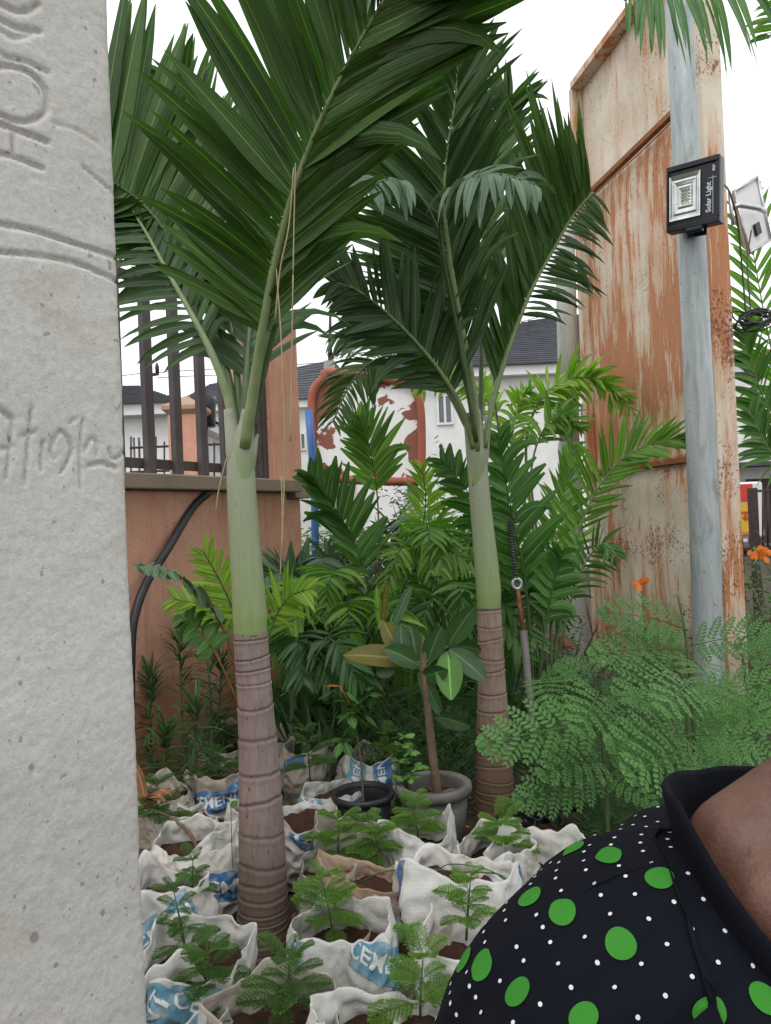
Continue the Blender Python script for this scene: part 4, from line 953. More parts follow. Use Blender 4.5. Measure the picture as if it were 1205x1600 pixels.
young('lime green young palm peeping out on both sides of the nearest trunk', (400, 1180, 3.5), [
    dict(pts=pp_((400, 1180, 3.5), (390, 1060, 3.5), (370, 970, 3.5), (345, 910, 3.45), (318, 862, 3.4)), n=12, LL=.2, LR=.26, aL=(60, 30), aR=(60, 30), W=.026, N=Vector((0, -1, .4)), droop=.15, mat='lime', rmat='stemgreen', start=.5, seed=81, r0=.008),
    dict(pts=pp_((402, 1180, 3.5), (410, 1060, 3.5), (425, 980, 3.5), (450, 935, 3.45), (485, 920, 3.4)), n=12, LL=.22, LR=.2, aL=(50, 30), aR=(60, 40), W=.028, N=Vector((0, -1, .6)), droop=.35, mat='lime', rmat='stemgreen', start=.5, seed=82, r0=.008),
    dict(pts=pp_((398, 1180, 3.5), (388, 1080, 3.6), (360, 1000, 3.6), (320, 950, 3.6), (270, 935, 3.6)), n=12, LL=.2, LR=.22, aL=(50, 30), aR=(60, 40), W=.026, N=Vector((0, -1, .6)), droop=.3, mat='lime', rmat='stemgreen', start=.5, seed=83, r0=.008)])
young('pale greyish drooping palm leaf against the orange wall', (385, 1150, 3.3), [
    dict(pts=pp_((392, 1150, 3.3), (372, 1050, 3.3), (345, 975, 3.25), (310, 925, 3.15), (262, 892, 3.05), (212, 882, 3.0)), n=15, LL=.14, LR=.05, aL=(110, 100), aR=(60, 60), W=.062, N=Vector((0, -.4, 1)), droop=.75, mat='palmpale', rmat='wirerust', start=.45, seed=84, r0=.008, tipw=.25, fold=.1, twist=.3),
    dict(pts=pp_((392, 1150, 3.3), (360, 1070, 3.2), (330, 1010, 3.15), (300, 975, 3.1), (285, 965, 3.1)), n=8, LL=.12, LR=.12, aL=(70, 60), aR=(80, 60), W=.05, N=Vector((0, -.7, 1)), droop=.6, mat='mid', rmat='wirerust', start=.45, seed=85, r0=.006, tipw=.2)])
young('silvery ribbed palm leaves standing beside the gate pillar foot', (470, 1100, 4.7), [
    dict(pts=pp_((470, 1100, 4.7), (470, 1000, 4.7), (462, 930, 4.7), (450, 890, 4.7)), n=7, LL=.34, LR=.34, aL=(50, 15), aR=(30, 15), W=.06, N=Vector((0, -1, .2)), droop=.05, mat='palmpale', rmat='stemgreen', start=.6, seed=86, r0=.01, tipw=.3, fold=.3),
    dict(pts=pp_((475, 1100, 4.7), (490, 1000, 4.6), (505, 930, 4.6), (520, 880, 4.6)), n=10, LL=.34, LR=.34, aL=(50, 15), aR=(50, 15), W=.045, N=Vector((0, -1, .4)), droop=.15, mat='palmpale', rmat='stemgreen', start=.5, seed=87, r0=.01, tipw=.2, fold=.3)])

# ------------------------------------------------------------------ strap leaved clumps
def clump(label, px, py, Y, n, L, W, mat, seed, group=None, zb=0.0, spread=.8, droop=.6, name='strap_leaf_plant', cat='plant', segs=6):
    rnd = random.Random(seed); o = Vector((P(px, py, Y).x, Y, zb)); g = G()
    t = thing(name, label, cat, o, group)
    ind = n * W > 0 and n <= 26 and W * FPX / Y >= 9
    for i in range(n):
        a = rnd.uniform(0, 6.283); el = rnd.uniform(.35, 1.45) ; el = max(el, 1.45 - spread * rnd.random() * 1.3)
        d = Vector((math.cos(a) * math.cos(el), math.sin(a) * math.cos(el), math.sin(el)))
        wv = Vector((-math.sin(a), math.cos(a), rnd.uniform(-.2, .2)))
        b = o + Vector((math.cos(a) * .02, math.sin(a) * .02, rnd.uniform(0, .15) * L))
        bl_ = blade(b, d, wv, L * rnd.uniform(.6, 1.1), W * rnd.uniform(.8, 1.2), droop * rnd.uniform(.3, 1.3), segs, .3, .4, .03, rnd.uniform(-.3, .3))
        if ind: link('leaf', mesh('leaf', [v - o for v in bl_[0]], bl_[1], M[mat], bl_[2]), t)
        else: g.add(*bl_)
    if g.V: g.obj('leaves', M[mat], t, o, kind='stuff')
    return t
GS = 'strap leaved nursery plants in the middle of the plot'
cl = [(470, 1130, 4.5, 20, .70, .045, 'strap', 'dark strap leaved plant just right of the nearest trunk'), (520, 1120, 4.7, 24, .85, .05, 'strap', 'dark arching strap leaved plant left of the olive rubber leaf'), (455, 1090, 4.9, 24, .85, .045, 'mid', 'glossy strap leaved plant against the foot of the gate pillar'),
 (560, 1110, 4.9, 22, .9, .045, 'mid', 'glossy strap leaved plant behind the rubber plant top'), (640, 1120, 5.2, 24, 1.0, .045, 'bright', 'fresh green strap leaved plant above the rubber plant'), (700, 1120, 5.2, 24, 1.0, .045, 'mid', 'glossy strap leaved plant touching the second trunk on its left'),
 (510, 1060, 5.5, 22, 1.15, .05, 'palmpale', 'greyish strap leaved plant right of the gate pillar'), (590, 1050, 5.6, 24, 1.2, .05, 'bright', 'fresh tall strap leaved plant under the signboard middle'), (670, 1050, 5.8, 24, 1.25, .05, 'mid', 'tall glossy strap leaved plant under the right signboard edge'),
 (730, 1060, 5.6, 22, 1.15, .05, 'bright', 'fresh strap leaved plant hidden by the second trunk'), (480, 1040, 5.8, 22, 1.15, .05, 'mid', 'back row glossy strap leaved plant by the blue pipe'), (560, 1040, 6.2, 22, 1.3, .055, 'mid', 'back row strap leaved plant before the signboard left post'),
 (640, 1040, 6.4, 24, 1.35, .055, 'palmpale', 'back row greyish strap leaved plant before the signboard right post'), (720, 1040, 6.3, 24, 1.35, .055, 'bright', 'back row fresh strap leaved plant before the white house'), (790, 1060, 5.4, 22, 1.0, .045, 'mid', 'strap leaved plant behind the stay wire'),
 (500, 1165, 4.2, 22, .45, .034, 'strap', 'low dark strap leaved plant in a black bag right of the nearest trunk'), (455, 1160, 4.2, 20, .42, .03, 'strap', 'low dark strap leaved plant touching the nearest trunk'), (545, 1160, 4.3, 22, .45, .034, 'strap', 'low dark strap leaved plant behind the black pot twig'), (620, 1150, 4.3, 20, .45, .03, 'mid', 'low glossy strap leaved plant left of the rubber plant stem'), (700, 1150, 4.35, 20, .45, .03, 'strap', 'low dark strap leaved plant between rubber plant and second trunk')]
for k, (px, py, Y, n, L, W, mat, lab) in enumerate(cl):
    clump(lab, px, py, Y, n, L, W, mat, 300 + k, GS, spread=1.05, droop=.95, segs=8)
# arching young areca palms among them
def areca(label, px, Y, top, nf, W, mat, seed):
    rnd = random.Random(seed); o = P(px, 1100, Y); sp = []
    for i in range(nf):
        dx = rnd.uniform(-1, 1) * 95; ty = top + rnd.uniform(-10, 50) + abs(dx) * .5; Yt = Y - rnd.uniform(.1, .7)
        sp.append(dict(pts=pp_((px, 1130, Y), (px + dx * .15, 1130 - (1130 - ty) * .55, Y), (px + dx * .5, ty + 12, (Y + Yt) / 2), (px + dx * .95, ty + 10, Yt), (px + dx * 1.5, ty + 75, Yt - .1)), n=16, LL=.27, LR=.27, aL=(58, 32), aR=(58, 32), W=W, N=Vector((0, -.8, .8)), droop=.35, dvar=.4, mat=mat, rmat='stemgreen', start=.4, seed=seed * 10 + i, r0=.009, lift=.2))
    young(label, (px, 1100, Y), sp)
for a_ in [('pale leaved young palm right of the gate pillar', 500, 4.9, 850, 5, .034, 'palmpale', 31), ('fresh young palm low behind the rubber plant left side', 540, 4.5, 890, 6, .032, 'bright', 32), ('bright young palm right of the ribbed fan palm', 665, 5.0, 800, 6, .028, 'bright', 33),
           ('dark young palm between the rubber plant and second trunk', 715, 4.7, 880, 5, .032, 'mid', 34), ('dark young palm just right of the nearest trunk', 455, 4.3, 950, 5, .032, 'strap', 35), ('lime tinged young palm behind the second trunk', 760, 5.4, 790, 5, .028, 'bright', 36), ('greyish young palm in the back row before the signboard', 600, 5.8, 800, 6, .034, 'palmpale', 37), ('glossy young palm left of the white post', 840, 5.3, 870, 5, .03, 'mid', 38)]: areca(*a_)
# narrow-leaved stems near the wall on the left (dracaena like)
def whorl_stem(label, px, py, Y, h, seed, mat='strap', L=.16, W=.014, group=None, lean=0.0, dens=9):
    rnd = random.Random(seed); o = Vector((P(px, py, Y).x, Y, 0)); t = thing('narrow_leaf_plant', label, 'plant', o, group)
    top = o + Vector((lean, 0, h)); pts = catmull([o, o.lerp(top, .5) + Vector((rnd.uniform(-.03, .03), 0, 0)), top], 20)
    g = G(); g.tube(pts, [.009, .007, .004], 6); g.obj('stem', M['stemgreen'], t, o); g = G()
    for i in range(5, 21):
        for j in range(dens // 2 if i < 17 else dens):
            a = rnd.uniform(0, 6.283); el = rnd.uniform(0.1, .9) + (.4 if i > 17 else 0)
            d = Vector((math.cos(a) * math.cos(el), math.sin(a) * math.cos(el), math.sin(el)))
            g.add(*blade(pts[i], d, Vector((-math.sin(a), math.cos(a), 0)), L * rnd.uniform(.7, 1.2), W, .7, 4, .3, .3))
    g.obj('leaves', M[mat], t, o, kind='stuff'); return t
for i, (px, py, Y, h, lab) in enumerate([(243, 1250, 4.0, .72, 'thin narrow leaved stem standing nearest the concrete pillar'), (290, 1240, 4.1, .92, 'tall narrow leaved stem against the orange wall'), (330, 1240, 4.15, 1.0, 'tallest narrow leaved stem left of the nearest trunk'), (312, 1250, 3.7, .62, 'bushy narrow leaved stem rising from the rear sacks'), (265, 1260, 3.75, .5, 'short narrow leaved stem near the brown dry leaf'), (355, 1240, 4.3, .75, 'narrow leaved stem just left of the nearest trunk')]):
    whorl_stem(lab, px, py, Y, h, 400 + i)

# shrubs of small leaves: background hedges
def leafcloud(g, c, rx, ry, rz, n, L, rnd, flat=.5):
    for i in range(n):
        while True:
            u = Vector((rnd.uniform(-1, 1), rnd.uniform(-1, 1), rnd.uniform(-1, 1)))
            if u.length < 1: break
        nn = noise.noise(Vector((u.x * 2.2 + c.x, u.y * 2 + c.y, u.z * 2.2)))
        if nn < -.22: continue
        p = c + Vector((u.x * rx, u.y * ry, u.z * rz)); a = rnd.uniform(0, 6.283)
        d = Vector((math.cos(a), math.sin(a), rnd.uniform(-.5, .8)))
        g.add(*blade(p, d, Vector((-math.sin(a), math.cos(a), rnd.uniform(-.5, .5))), L * rnd.uniform(.6, 1.2), L * .42, .4, 2, .25, .45))
def shrub(label, px, Y, h, wdt, n, L, mat, seed, group=None, name='shrub'):
    rnd = random.Random(seed); o = Vector((P(px, 900, Y).x, Y, 0)); t = thing(name, label, 'shrub', o, group)
    g = G()
    for i in range(7):
        a = rnd.uniform(0, 6.28); tip = o + Vector((math.cos(a) * wdt * .6, math.sin(a) * wdt * .4, h * rnd.uniform(.5, .95)))
        g.tube(catmull([o, o.lerp(tip, .5) + Vector((0, 0, h * .1)), tip], 8), [.014, .009, .003], 5)
    g.obj('stems', M['stembrown'], t, o); g = G()
    for i in range(7):
        c = o + Vector((rnd.uniform(-.6, .6) * wdt, rnd.uniform(-.4, .4) * wdt, h * rnd.uniform(.3, .85))); leafcloud(g, c, wdt * .5, wdt * .45, h * .3, n // 7, L, rnd)
    g.obj('foliage', M[mat], t, o, kind='stuff'); return t
for i, (px, Y, h, wd2, n, L, mat, lab) in enumerate([(470, 7.2, 1.5, .6, 900, .10, 'shrub', 'dark leafy shrub behind the gate pillar'), (560, 7.0, 1.45, .6, 900, .09, 'bright', 'fresh green shrub below the torn signboard'), (640, 7.4, 1.6, .7, 900, .09, 'shrub', 'dark shrub below the right half of the signboard'),
    (730, 7.2, 1.6, .7, 900, .10, 'shrub', 'dark shrub in line behind the second palm trunk'), (820, 7.2, 1.55, .6, 900, .09, 'mid', 'glossy shrub left of the white post'), (655, 9.5, 2.3, .6, 700, .10, 'shrub', 'taller dark bush between signboard and white house'), (930, 7.6, 1.5, .5, 700, .08, 'shrub', 'shrub hidden at the far foot of the rusty board'),
    (1185, 5.6, 1.15, .5, 1100, .06, 'mid', 'small leaved hedge plant right of the rusty board'), (1150, 5.0, .8, .5, 900, .05, 'shrub', 'low shrub at the near foot of the rusty board'), (1230, 4.4, 1.1, .5, 900, .06, 'shrub', 'dark shrub cut by the right edge of the view'), (880, 5.6, .75, .5, 900, .05, 'fine', 'low fine leaved shrub at the foot of the white post'), (1000, 5.6, .7, .5, 900, .05, 'fine', 'low fine leaved shrub beneath the rusty board'), (1250, 7.5, 1.5, .7, 800, .1, 'bright', 'fresh shrub behind the steel gate')]):
    shrub(lab, px, Y, h, wd2, n, L, mat, 500 + i)
# orange flowers
for i, (px, py, Y, lab) in enumerate([(1186, 866, 5.0, 'orange flower cluster right of the rusty board'), (1001, 912, 4.5, 'single small orange flower before the rusty board'), (876, 1003, 5.2, 'faded orange flower head left of the white post')]):
    c = P(px, py, Y); t = thing('orange_flower', lab, 'flower', Vector((c.x, c.y, 0))); org = Vector(t.location); rnd = random.Random(i)
    g = G(); g.tube(catmull([org, org.lerp(c, .5) + Vector((.03, 0, 0)), c], 8), .004, 5); g.obj('stem', M['stemgreen'], t, org)
    for j in range(14 if i != 1 else 5):
        a = rnd.uniform(0, 6.28); g = G(); g.add(*blade(c + Vector((rnd.uniform(-.05, .05), rnd.uniform(-.03, .03), rnd.uniform(-.03, .03))) * (1 if i != 1 else .3), Vector((math.cos(a), -.4, math.sin(a))), Vector((-math.sin(a), 0, math.cos(a))), .055, .04, .2, 3, .2, .6)); g.obj('petal', M['petal' if i != 2 else 'dry'], t, org)

# ------------------------------------------------------------------ feathery (bipinnate) seedlings at right
def feather_mesh(seed, npin=11, L=.34):
    rnd = random.Random(seed); g = G(); path = [Vector((x * L, 0, .05 * L * math.sin(x * 2.2) - .22 * L * x * x)) for x in np.linspace(0, 1, 16)]
    g.tube(path, [.0035, .002, .001], 5)
    for i in range(npin):
        t = .12 + .86 * i / (npin - 1); k = t * 15; j = min(int(k), 14); p = path[j].lerp(path[j + 1], k - j); T = (path[j + 1] - path[j]).normalized()
        for sd_ in (-1, 1):
            pl = L * .33 * (math.sin(math.pi * (t * .82 + .16)) ** .6) * rnd.uniform(.93, 1.05); ang = R(68 - 34 * t)
            d = (T * math.cos(ang) + Vector((0, sd_, .12)) * math.sin(ang)).normalized(); q = Vector(p); m_ = max(5, int(pl / .0145))
            a0 = len(g.V); pts = []
            for s in range(m_ + 1):
                pts.append(Vector(q)); d = (d + Vector((0, 0, -.02))).normalized(); q = q + d * pl / m_
            ex = d.cross(Vector((0, 0, 1))).normalized()
            g.add([pts[0] + ex * .0006, pts[0] - ex * .0006, pts[-1]], [(0, 1, 2)])
            for s in range(1, m_ + 1):
                u = s / m_; ll = .026 * rnd.uniform(.85, 1.1) * (math.sin(math.pi * (u * .75 + .2)) ** .5)
                for e in (-1, 1):
                    dd = (ex * e * .93 + d * .38 + Vector((0, 0, rnd.uniform(-.12, .12)))).normalized(); w_ = d * .0066
                    b = pts[s]; g.add([b, b + dd * ll * .22 - w_, b + dd * ll * .8 - w_ * .9, b + dd * ll, b + dd * ll * .85 + w_ * .9, b + dd * ll * .3 + w_], [(0, 1, 2, 3, 4, 5)], [(.3, 0), (.2, .3), (.2, .8), (.3, 1), (.8, .8), (.8, .3)])
    return mesh('feather_leaf', g.V, g.F, M['feather'], g.U, False)
FM = [feather_mesh(s, 7 + s % 2) for s in range(3)]
def orient(o, loc, d, upv, scale):
    d = d.normalized(); y = upv.cross(d).normalized(); z = d.cross(y)
    m_ = Matrix(((d.x, y.x, z.x, 0), (d.y, y.y, z.y, 0), (d.z, y.z, z.z, 0), (0, 0, 0, 1))); m_ = Matrix.Translation(loc) @ m_ @ Matrix.Scale(scale, 4)
    o.matrix_local = m_
def feather_plant(label, stem_px, leaves, seed):
    """leaves: (base px,py, tip px,py, dY of tip toward camera, scale)"""
    rnd = random.Random(seed); pts = [P(*q) for q in stem_px]; o = Vector((pts[0].x, pts[0].y, 0)); t = thing('feather_leaf_seedling', label, 'seedling', o)
    g = G(); g.tube(catmull([o] + pts[1:], 20), [.011, .008, .004], 6); g.obj('stem', M['stemgreen'], t, o)
    for li_, (bx0, by0, tx, ty, Yb, Yt) in enumerate(leaves):
        if li_ % 5 == 4: continue
        a = P(bx0, by0, Yb); b = P(tx, ty, Yt); d = b - a; lf = link('compound_leaf', rnd.choice(FM), t)
        orient(lf, a - o, d + Vector((0, 0, .22 * d.length)), Vector((rnd.uniform(-.25, .25), -1.5 + rnd.uniform(-.5, .4), 1)), d.length / .34 * 1.03)
feather_plant('tallest feathery seedling in front of the galvanised pole', [(1095, 1290, 3.0), (1085, 1150, 3.0), (1075, 1020, 3.0), (1060, 930, 3.0)], [
    (1075, 985, 960, 975, 3.0, 2.9), (1078, 1010, 1205, 1010, 3.0, 2.8), (1076, 1015, 950, 1045, 3.0, 2.9),
    (1080, 1040, 990, 1010, 3.0, 3.2), (1083, 1060, 1210, 1050, 3.0, 3.0), (1083, 1060, 1000, 1105, 3.0, 2.7), (1080, 1030, 1130, 1110, 3.0, 2.65), (1085, 1100, 1180, 1130, 3.0, 2.7)], 1)
feather_plant('broad feathery seedling just above the person shoulder', [(1085, 1330, 2.5), (1080, 1250, 2.5), (1075, 1120, 2.5), (1070, 1060, 2.5)], [
    (1075, 1070, 1060, 1120, 2.5, 2.2), (1078, 1110, 1205, 1090, 2.5, 2.3), (1078, 1150, 1215, 1180, 2.5, 2.25), (1080, 1150, 985, 1190, 2.5, 2.3), (1082, 1190, 960, 1240, 2.5, 2.35), (1082, 1190, 1130, 1250, 2.5, 2.2), (1080, 1170, 1020, 1235, 2.5, 2.2),
    (1078, 1120, 985, 1100, 2.5, 2.5), (1082, 1210, 1180, 1240, 2.5, 2.35)], 2)
feather_plant('feathery seedling spreading left toward the second trunk', [(950, 1320, 3.0), (945, 1200, 3.0), (935, 1090, 3.0), (925, 1050, 3.0)], [
    (935, 1080, 925, 1150, 3.0, 2.65), (938, 1130, 780, 1190, 3.0, 2.9), (942, 1170, 790, 1180, 3.0, 3.0), (945, 1200, 840, 1275, 3.0, 2.8), (945, 1210, 870, 1290, 3.0, 2.65), (935, 1090, 1020, 1080, 3.0, 3.0), (945, 1180, 1040, 1200, 3.0, 2.9),
    (945, 1210, 1010, 1260, 3.0, 2.8), (930, 1070, 870, 1040, 3.0, 3.2), (930, 1065, 985, 1020, 3.0, 3.2), (945, 1190, 870, 1225, 3.0, 2.75)], 3)
feather_plant('feathery seedling at the right edge beside the pole foot', [(1180, 1300, 3.2), (1175, 1150, 3.2), (1165, 1060, 3.2), (1160, 1020, 3.2)], [
    (1168, 1080, 1280, 1060, 3.2, 3.0), (1170, 1110, 1080, 1130, 3.2, 3.1), (1170, 1120, 1280, 1150, 3.2, 3.0), (1172, 1150, 1100, 1200, 3.2, 2.9), (1172, 1160, 1260, 1210, 3.2, 2.9), (1163, 1040, 1230, 1000, 3.2, 3.2), (1175, 1190, 1080, 1240, 3.2, 3.0)], 4)
feather_plant('small feathery seedling leaves beside the second palm trunk', [(860, 1290, 3.5), (850, 1150, 3.5), (845, 1060, 3.5)], [
    (846, 1070, 900, 1050, 3.5, 3.4), (850, 1130, 920, 1130, 3.5, 3.3), (846, 1060, 860, 1110, 3.5, 3.2), (852, 1180, 930, 1200, 3.5, 3.3), (852, 1200, 900, 1270, 3.5, 3.3), (850, 1150, 990, 1160, 3.5, 3.3)], 5)

# fine juniper-like undergrowth
def finebush(g, c, h, w_, n, rnd):
    for i in range(n):
        a = rnd.uniform(0, 6.28); r = rnd.random() ** .6 * w_; b = c + Vector((math.cos(a) * r, math.sin(a) * r * .8, rnd.uniform(.05, 1) * h * (1 - .5 * r / w_)))
        d0 = Vector((math.cos(a) * .7, math.sin(a) * .7, rnd.uniform(.2, 1.2))).normalized()
        for j in range(9):
            q = b + d0 * (.012 * j); e = rnd.uniform(0, 6.28); d = (d0 * .8 + Vector((math.cos(e), math.sin(e), rnd.uniform(-.3, .5))) * .9).normalized(); L = .04 * rnd.uniform(.6, 1.2)
            sidev = d.orthogonal().normalized() * .0022
            g.add([q - sidev, q + sidev, q + d * L], [(0, 1, 2)], [(0, 0), (1, 0), (.5, 1)])
rnd = random.Random(77)
fl = [(820, 4.4, .7), (870, 4.6, .75), (930, 4.4, .8), (990, 4.3, .7), (1050, 4.2, .55), (900, 3.9, .5), (970, 3.8, .5), (1040, 3.6, .5), (1110, 3.6, .5), (1170, 4.0, .7), (1010, 3.1, .35), (930, 3.3, .35), (620, 4.1, .55), (680, 4.0, .6), (560, 4.2, .45), (715, 4.4, .7), (650, 4.3, .75), (930, 3.4, .35), (1180, 3.3, .4)]
for side in (0, 1):
    g = G()
    for (px, Y, h) in fl:
        if (px > 760) == bool(side): finebush(g, Vector((P(px, 1100, Y).x, Y, 0)), h, .28, 330, rnd)
    tag(g.obj('fine_undergrowth', M['fine'], None, Vector((0, 0, 0))), ('dark fine leaved undergrowth behind the feathery seedlings' if side else 'dark fine leaved undergrowth behind the potted rubber plant'), 'undergrowth', kind='stuff')

# ------------------------------------------------------------------ sacks
def sack_fn(seed, Rr, H, sq=.75, flare=0., lean=(0, 0), peaks=.16):
    rnd = random.Random(seed); off = Vector((seed * 3.1, seed * 1.7, 0)); K = rnd.choice((5, 6, 6, 7)); a0 = rnd.uniform(0, 6.28)
    ks = sorted((a0 + 6.2832 * (k + rnd.uniform(-.3, .3)) / K) % 6.2832 for k in range(K))
    pr = [(Rr * rnd.uniform(.92, 1.22), 1 + peaks * rnd.uniform(-1.0, 1.3)) for _ in ks]
    NT = 360; rt = []; ht = []
    for i in range(NT):
        th = 6.28319 * i / NT; k = 0
        while k < K and ks[k] <= th: k += 1
        i0, i1 = (k - 1) % K, k % K; a_, b_ = ks[i0], ks[i1]
        p = Vector((math.cos(a_), math.sin(a_))) * pr[i0][0]; q = Vector((math.cos(b_), math.sin(b_))) * pr[i1][0]
        d = q - p; nx, ny = -d.y, d.x; r = (p.x * nx + p.y * ny) / ((math.cos(th) * nx + math.sin(th) * ny) or 1e-6)
        da = (b_ - a_) % 6.28319; u = ((th - a_) % 6.28319) / da; rt.append(r); ht.append(pr[i0][1] * (1 - u) + pr[i1][1] * u - .10 * math.sin(u * math.pi) * peaks * 3)
    def sm_(t_, w_): return [sum(t_[(i + j) % NT] for j in range(-w_, w_ + 1)) / (2 * w_ + 1) for i in range(NT)]
    rt = sm_(rt, 5); ht = sm_(ht, 5)
    sl1, sl2 = rnd.uniform(-1, 1), rnd.uniform(-1, 1)
    def tab(t_, th):
        x = (th / 6.28319 % 1) * NT; i = int(x) % NT; u = x - int(x); return t_[i] * (1 - u) + t_[(i + 1) % NT] * u
    def f(th, v):
        vv = min(v, 1.0); c, s = math.cos(th), math.sin(th)
        # corners wander sideways towards the ground so that the creases run slantwise
        rtop = tab(rt, th); rm = tab(rt, th + (1 - vv) * sl1 * .7); e = vv * vv * (3 - 2 * vv)
        r = (Rr * .86 * (1 - vv) + rm * vv) * (1 - e) + rtop * e
        r *= 1 + .10 * math.sin(vv * math.pi) + flare * max(0, vv - .7)
        hh = tab(ht, th); q2 = Vector((c, s, 0)) + Vector((0, 0, H * vv / Rr))
        z = H * vv * (1 + (hh - 1 + .05 * noise.noise(Vector((c * 3, s * 3, 9)) + off)) * vv ** 2)
        cr_ = (abs(noise.noise(q2 * 1.3 + off)) - .2) * -.24 + (abs(noise.noise(q2 * 2.9 + off * 2)) - .15) * -.17 + (abs(noise.noise(q2 * 6 + off)) - .1) * -.05
        r *= 1 + cr_ * (1 - .35 * vv ** 3)
        return Vector((c * r + lean[0] * z, s * r + lean[1] * z, z))
    return f
def decal(par, f, me2d, th0, v0, ang, Rr, H, mat, off, name):
    """wrap a flat mesh (metres) on the sack surface"""
    V = []; ca, sa = math.cos(ang), math.sin(ang)
    for (x, y) in me2d[0]:
        u = x * ca - y * sa; w_ = x * sa + y * ca
        th = th0 + u / Rr; v = v0 + w_ / H
        e = .004; v_ = min(v, .985); p = f(th, v_); n_ = (f(th + e, v_) - f(th - e, v_)).cross(f(th, min(1, v_ + e)) - f(th, v_ - e)).normalized()
        V.append(p + n_ * off)
    return link(name, mesh(name, V, me2d[1], mat), par)
def grid2d(w_, h_, nx_, ny_, rnd=None):
    V = [(-w_ / 2 + w_ * i / nx_, -h_ / 2 + h_ * j / ny_) for j in range(ny_ + 1) for i in range(nx_ + 1)]
    return V, [(j * (nx_ + 1) + i, j * (nx_ + 1) + i + 1, (j + 1) * (nx_ + 1) + i + 1, (j + 1) * (nx_ + 1) + i) for j in range(ny_) for i in range(nx_)]
def disc2d(r, n=20, rings=3):
    V = [(0, 0)]; Fc = []
    for k in range(1, rings + 1):
        for i in range(n): a = 6.28318 * i / n; V.append((r * k / rings * math.cos(a), r * k / rings * math.sin(a)))
    Fc += [(0, 1 + i, 1 + (i + 1) % n) for i in range(n)]
    for k in range(rings - 1): Fc += [(1 + k * n + i, 1 + (k + 1) * n + i, 1 + (k + 1) * n + (i + 1) % n, 1 + k * n + (i + 1) % n) for i in range(n)]
    return V, Fc
tm = text_mesh('CEMENT', .062, 0, .0012); bmt = bmesh.new(); bmt.from_mesh(tm); bmesh.ops.subdivide_edges(bmt, edges=[e for e in bmt.edges if e.calc_length() > .008], cuts=2); bmesh.ops.triangulate(bmt, faces=bmt.faces)
CEM = ([(v.co.x, v.co.y) for v in bmt.verts], [tuple(v.index for v in f.verts) for f in bmt.faces]); bmt.free()
def sack(label, px, py, Rr, H, seed, mat='sack', prints=(), rimz=None, zoff=0., soil='soil', flare=0., lean=(0, 0), soilv=.72, name='cement_sack', cat='sack', group='plant sacks on the ground', peaks=.16, inner=True):
    c = PZ(px, py, H + zoff); o = Vector((c.x, c.y, zoff)); t = thing(name, label, cat, o, group); f = sack_fn(seed, Rr, H, flare=flare, lean=lean, peaks=peaks)
    n, m_ = (150, 48) if mat != 'blackplastic' else (72, 24); V = []; Fc = []
    for j in range(m_ + 1):
        v = j / m_
        for i in range(n): V.append(f(2 * math.pi * i / n, v))
    inn = 14
    for j in range(1, inn + 1):
        v = 1 - (1 - soilv + .06) * j / inn
        for i in range(n):
            th = 2 * math.pi * i / n; p = f(th, v); k = 1 - (.018 + .035 * min(1, j / 4)); V.append(Vector((p.x * k, p.y * k, p.z + (.0035 if j == 1 else 0))))
    for j in range(m_ + inn):
        for i in range(n): a = j * n + i; b = j * n + (i + 1) % n; Fc.append((a, b, b + n, a + n))
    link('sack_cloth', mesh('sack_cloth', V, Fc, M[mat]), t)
    # soil
    V = [Vector((lean[0] * H * soilv, lean[1] * H * soilv, H * soilv))]; Fc = []
    for k in range(1, 9):
        for i in range(48):
            th = 2 * math.pi * i / 48; p = f(th, soilv); q = Vector((p.x * .965 * k / 8, p.y * .965 * k / 8, 0)); z0 = H * soilv
            V.append(Vector((q.x, q.y, z0 + .03 * noise.noise(Vector((q.x * 14, q.y * 14, seed))) + .012 * noise.noise(Vector((q.x * 50, q.y * 50, seed))))))
    Fc += [(0, 1 + i, 1 + (i + 1) % 48) for i in range(48)]
    for k in range(7): Fc += [(1 + k * 48 + i, 1 + (k + 1) * 48 + i, 1 + (k + 1) * 48 + (i + 1) % 48, 1 + k * 48 + (i + 1) % 48) for i in range(48)]
    link('soil', mesh('soil', V, Fc, M[soil]), t)
    for pr in prints:
        kind, th, v, ang = pr[:4]; th = R(th); ang = R(ang)
        if kind == 'band':
            m2 = M[pr[5]] if len(pr) > 5 else M['pblue']; w_ = pr[4] if len(pr) > 4 else .34
            b = decal(t, f, grid2d(w_, .095, 60, 16), th, v, ang, Rr, H, m2, .0034, 'printed_band'); decal(b, f, CEM, th, v, ang, Rr, H, M['pwhite'], .0058, 'printed_word')
        elif kind == 'disc': decal(t, f, disc2d(pr[4], 24, 6), th, v, 0, Rr, H, M['pblue'], .0022, 'printed_disc')
        elif kind == 'stripe': decal(t, f, grid2d(pr[4], .05, 50, 10), th, v, ang, Rr, H, M['pdeep'], .0024, 'printed_stripe')
    return t, c
FR = -90
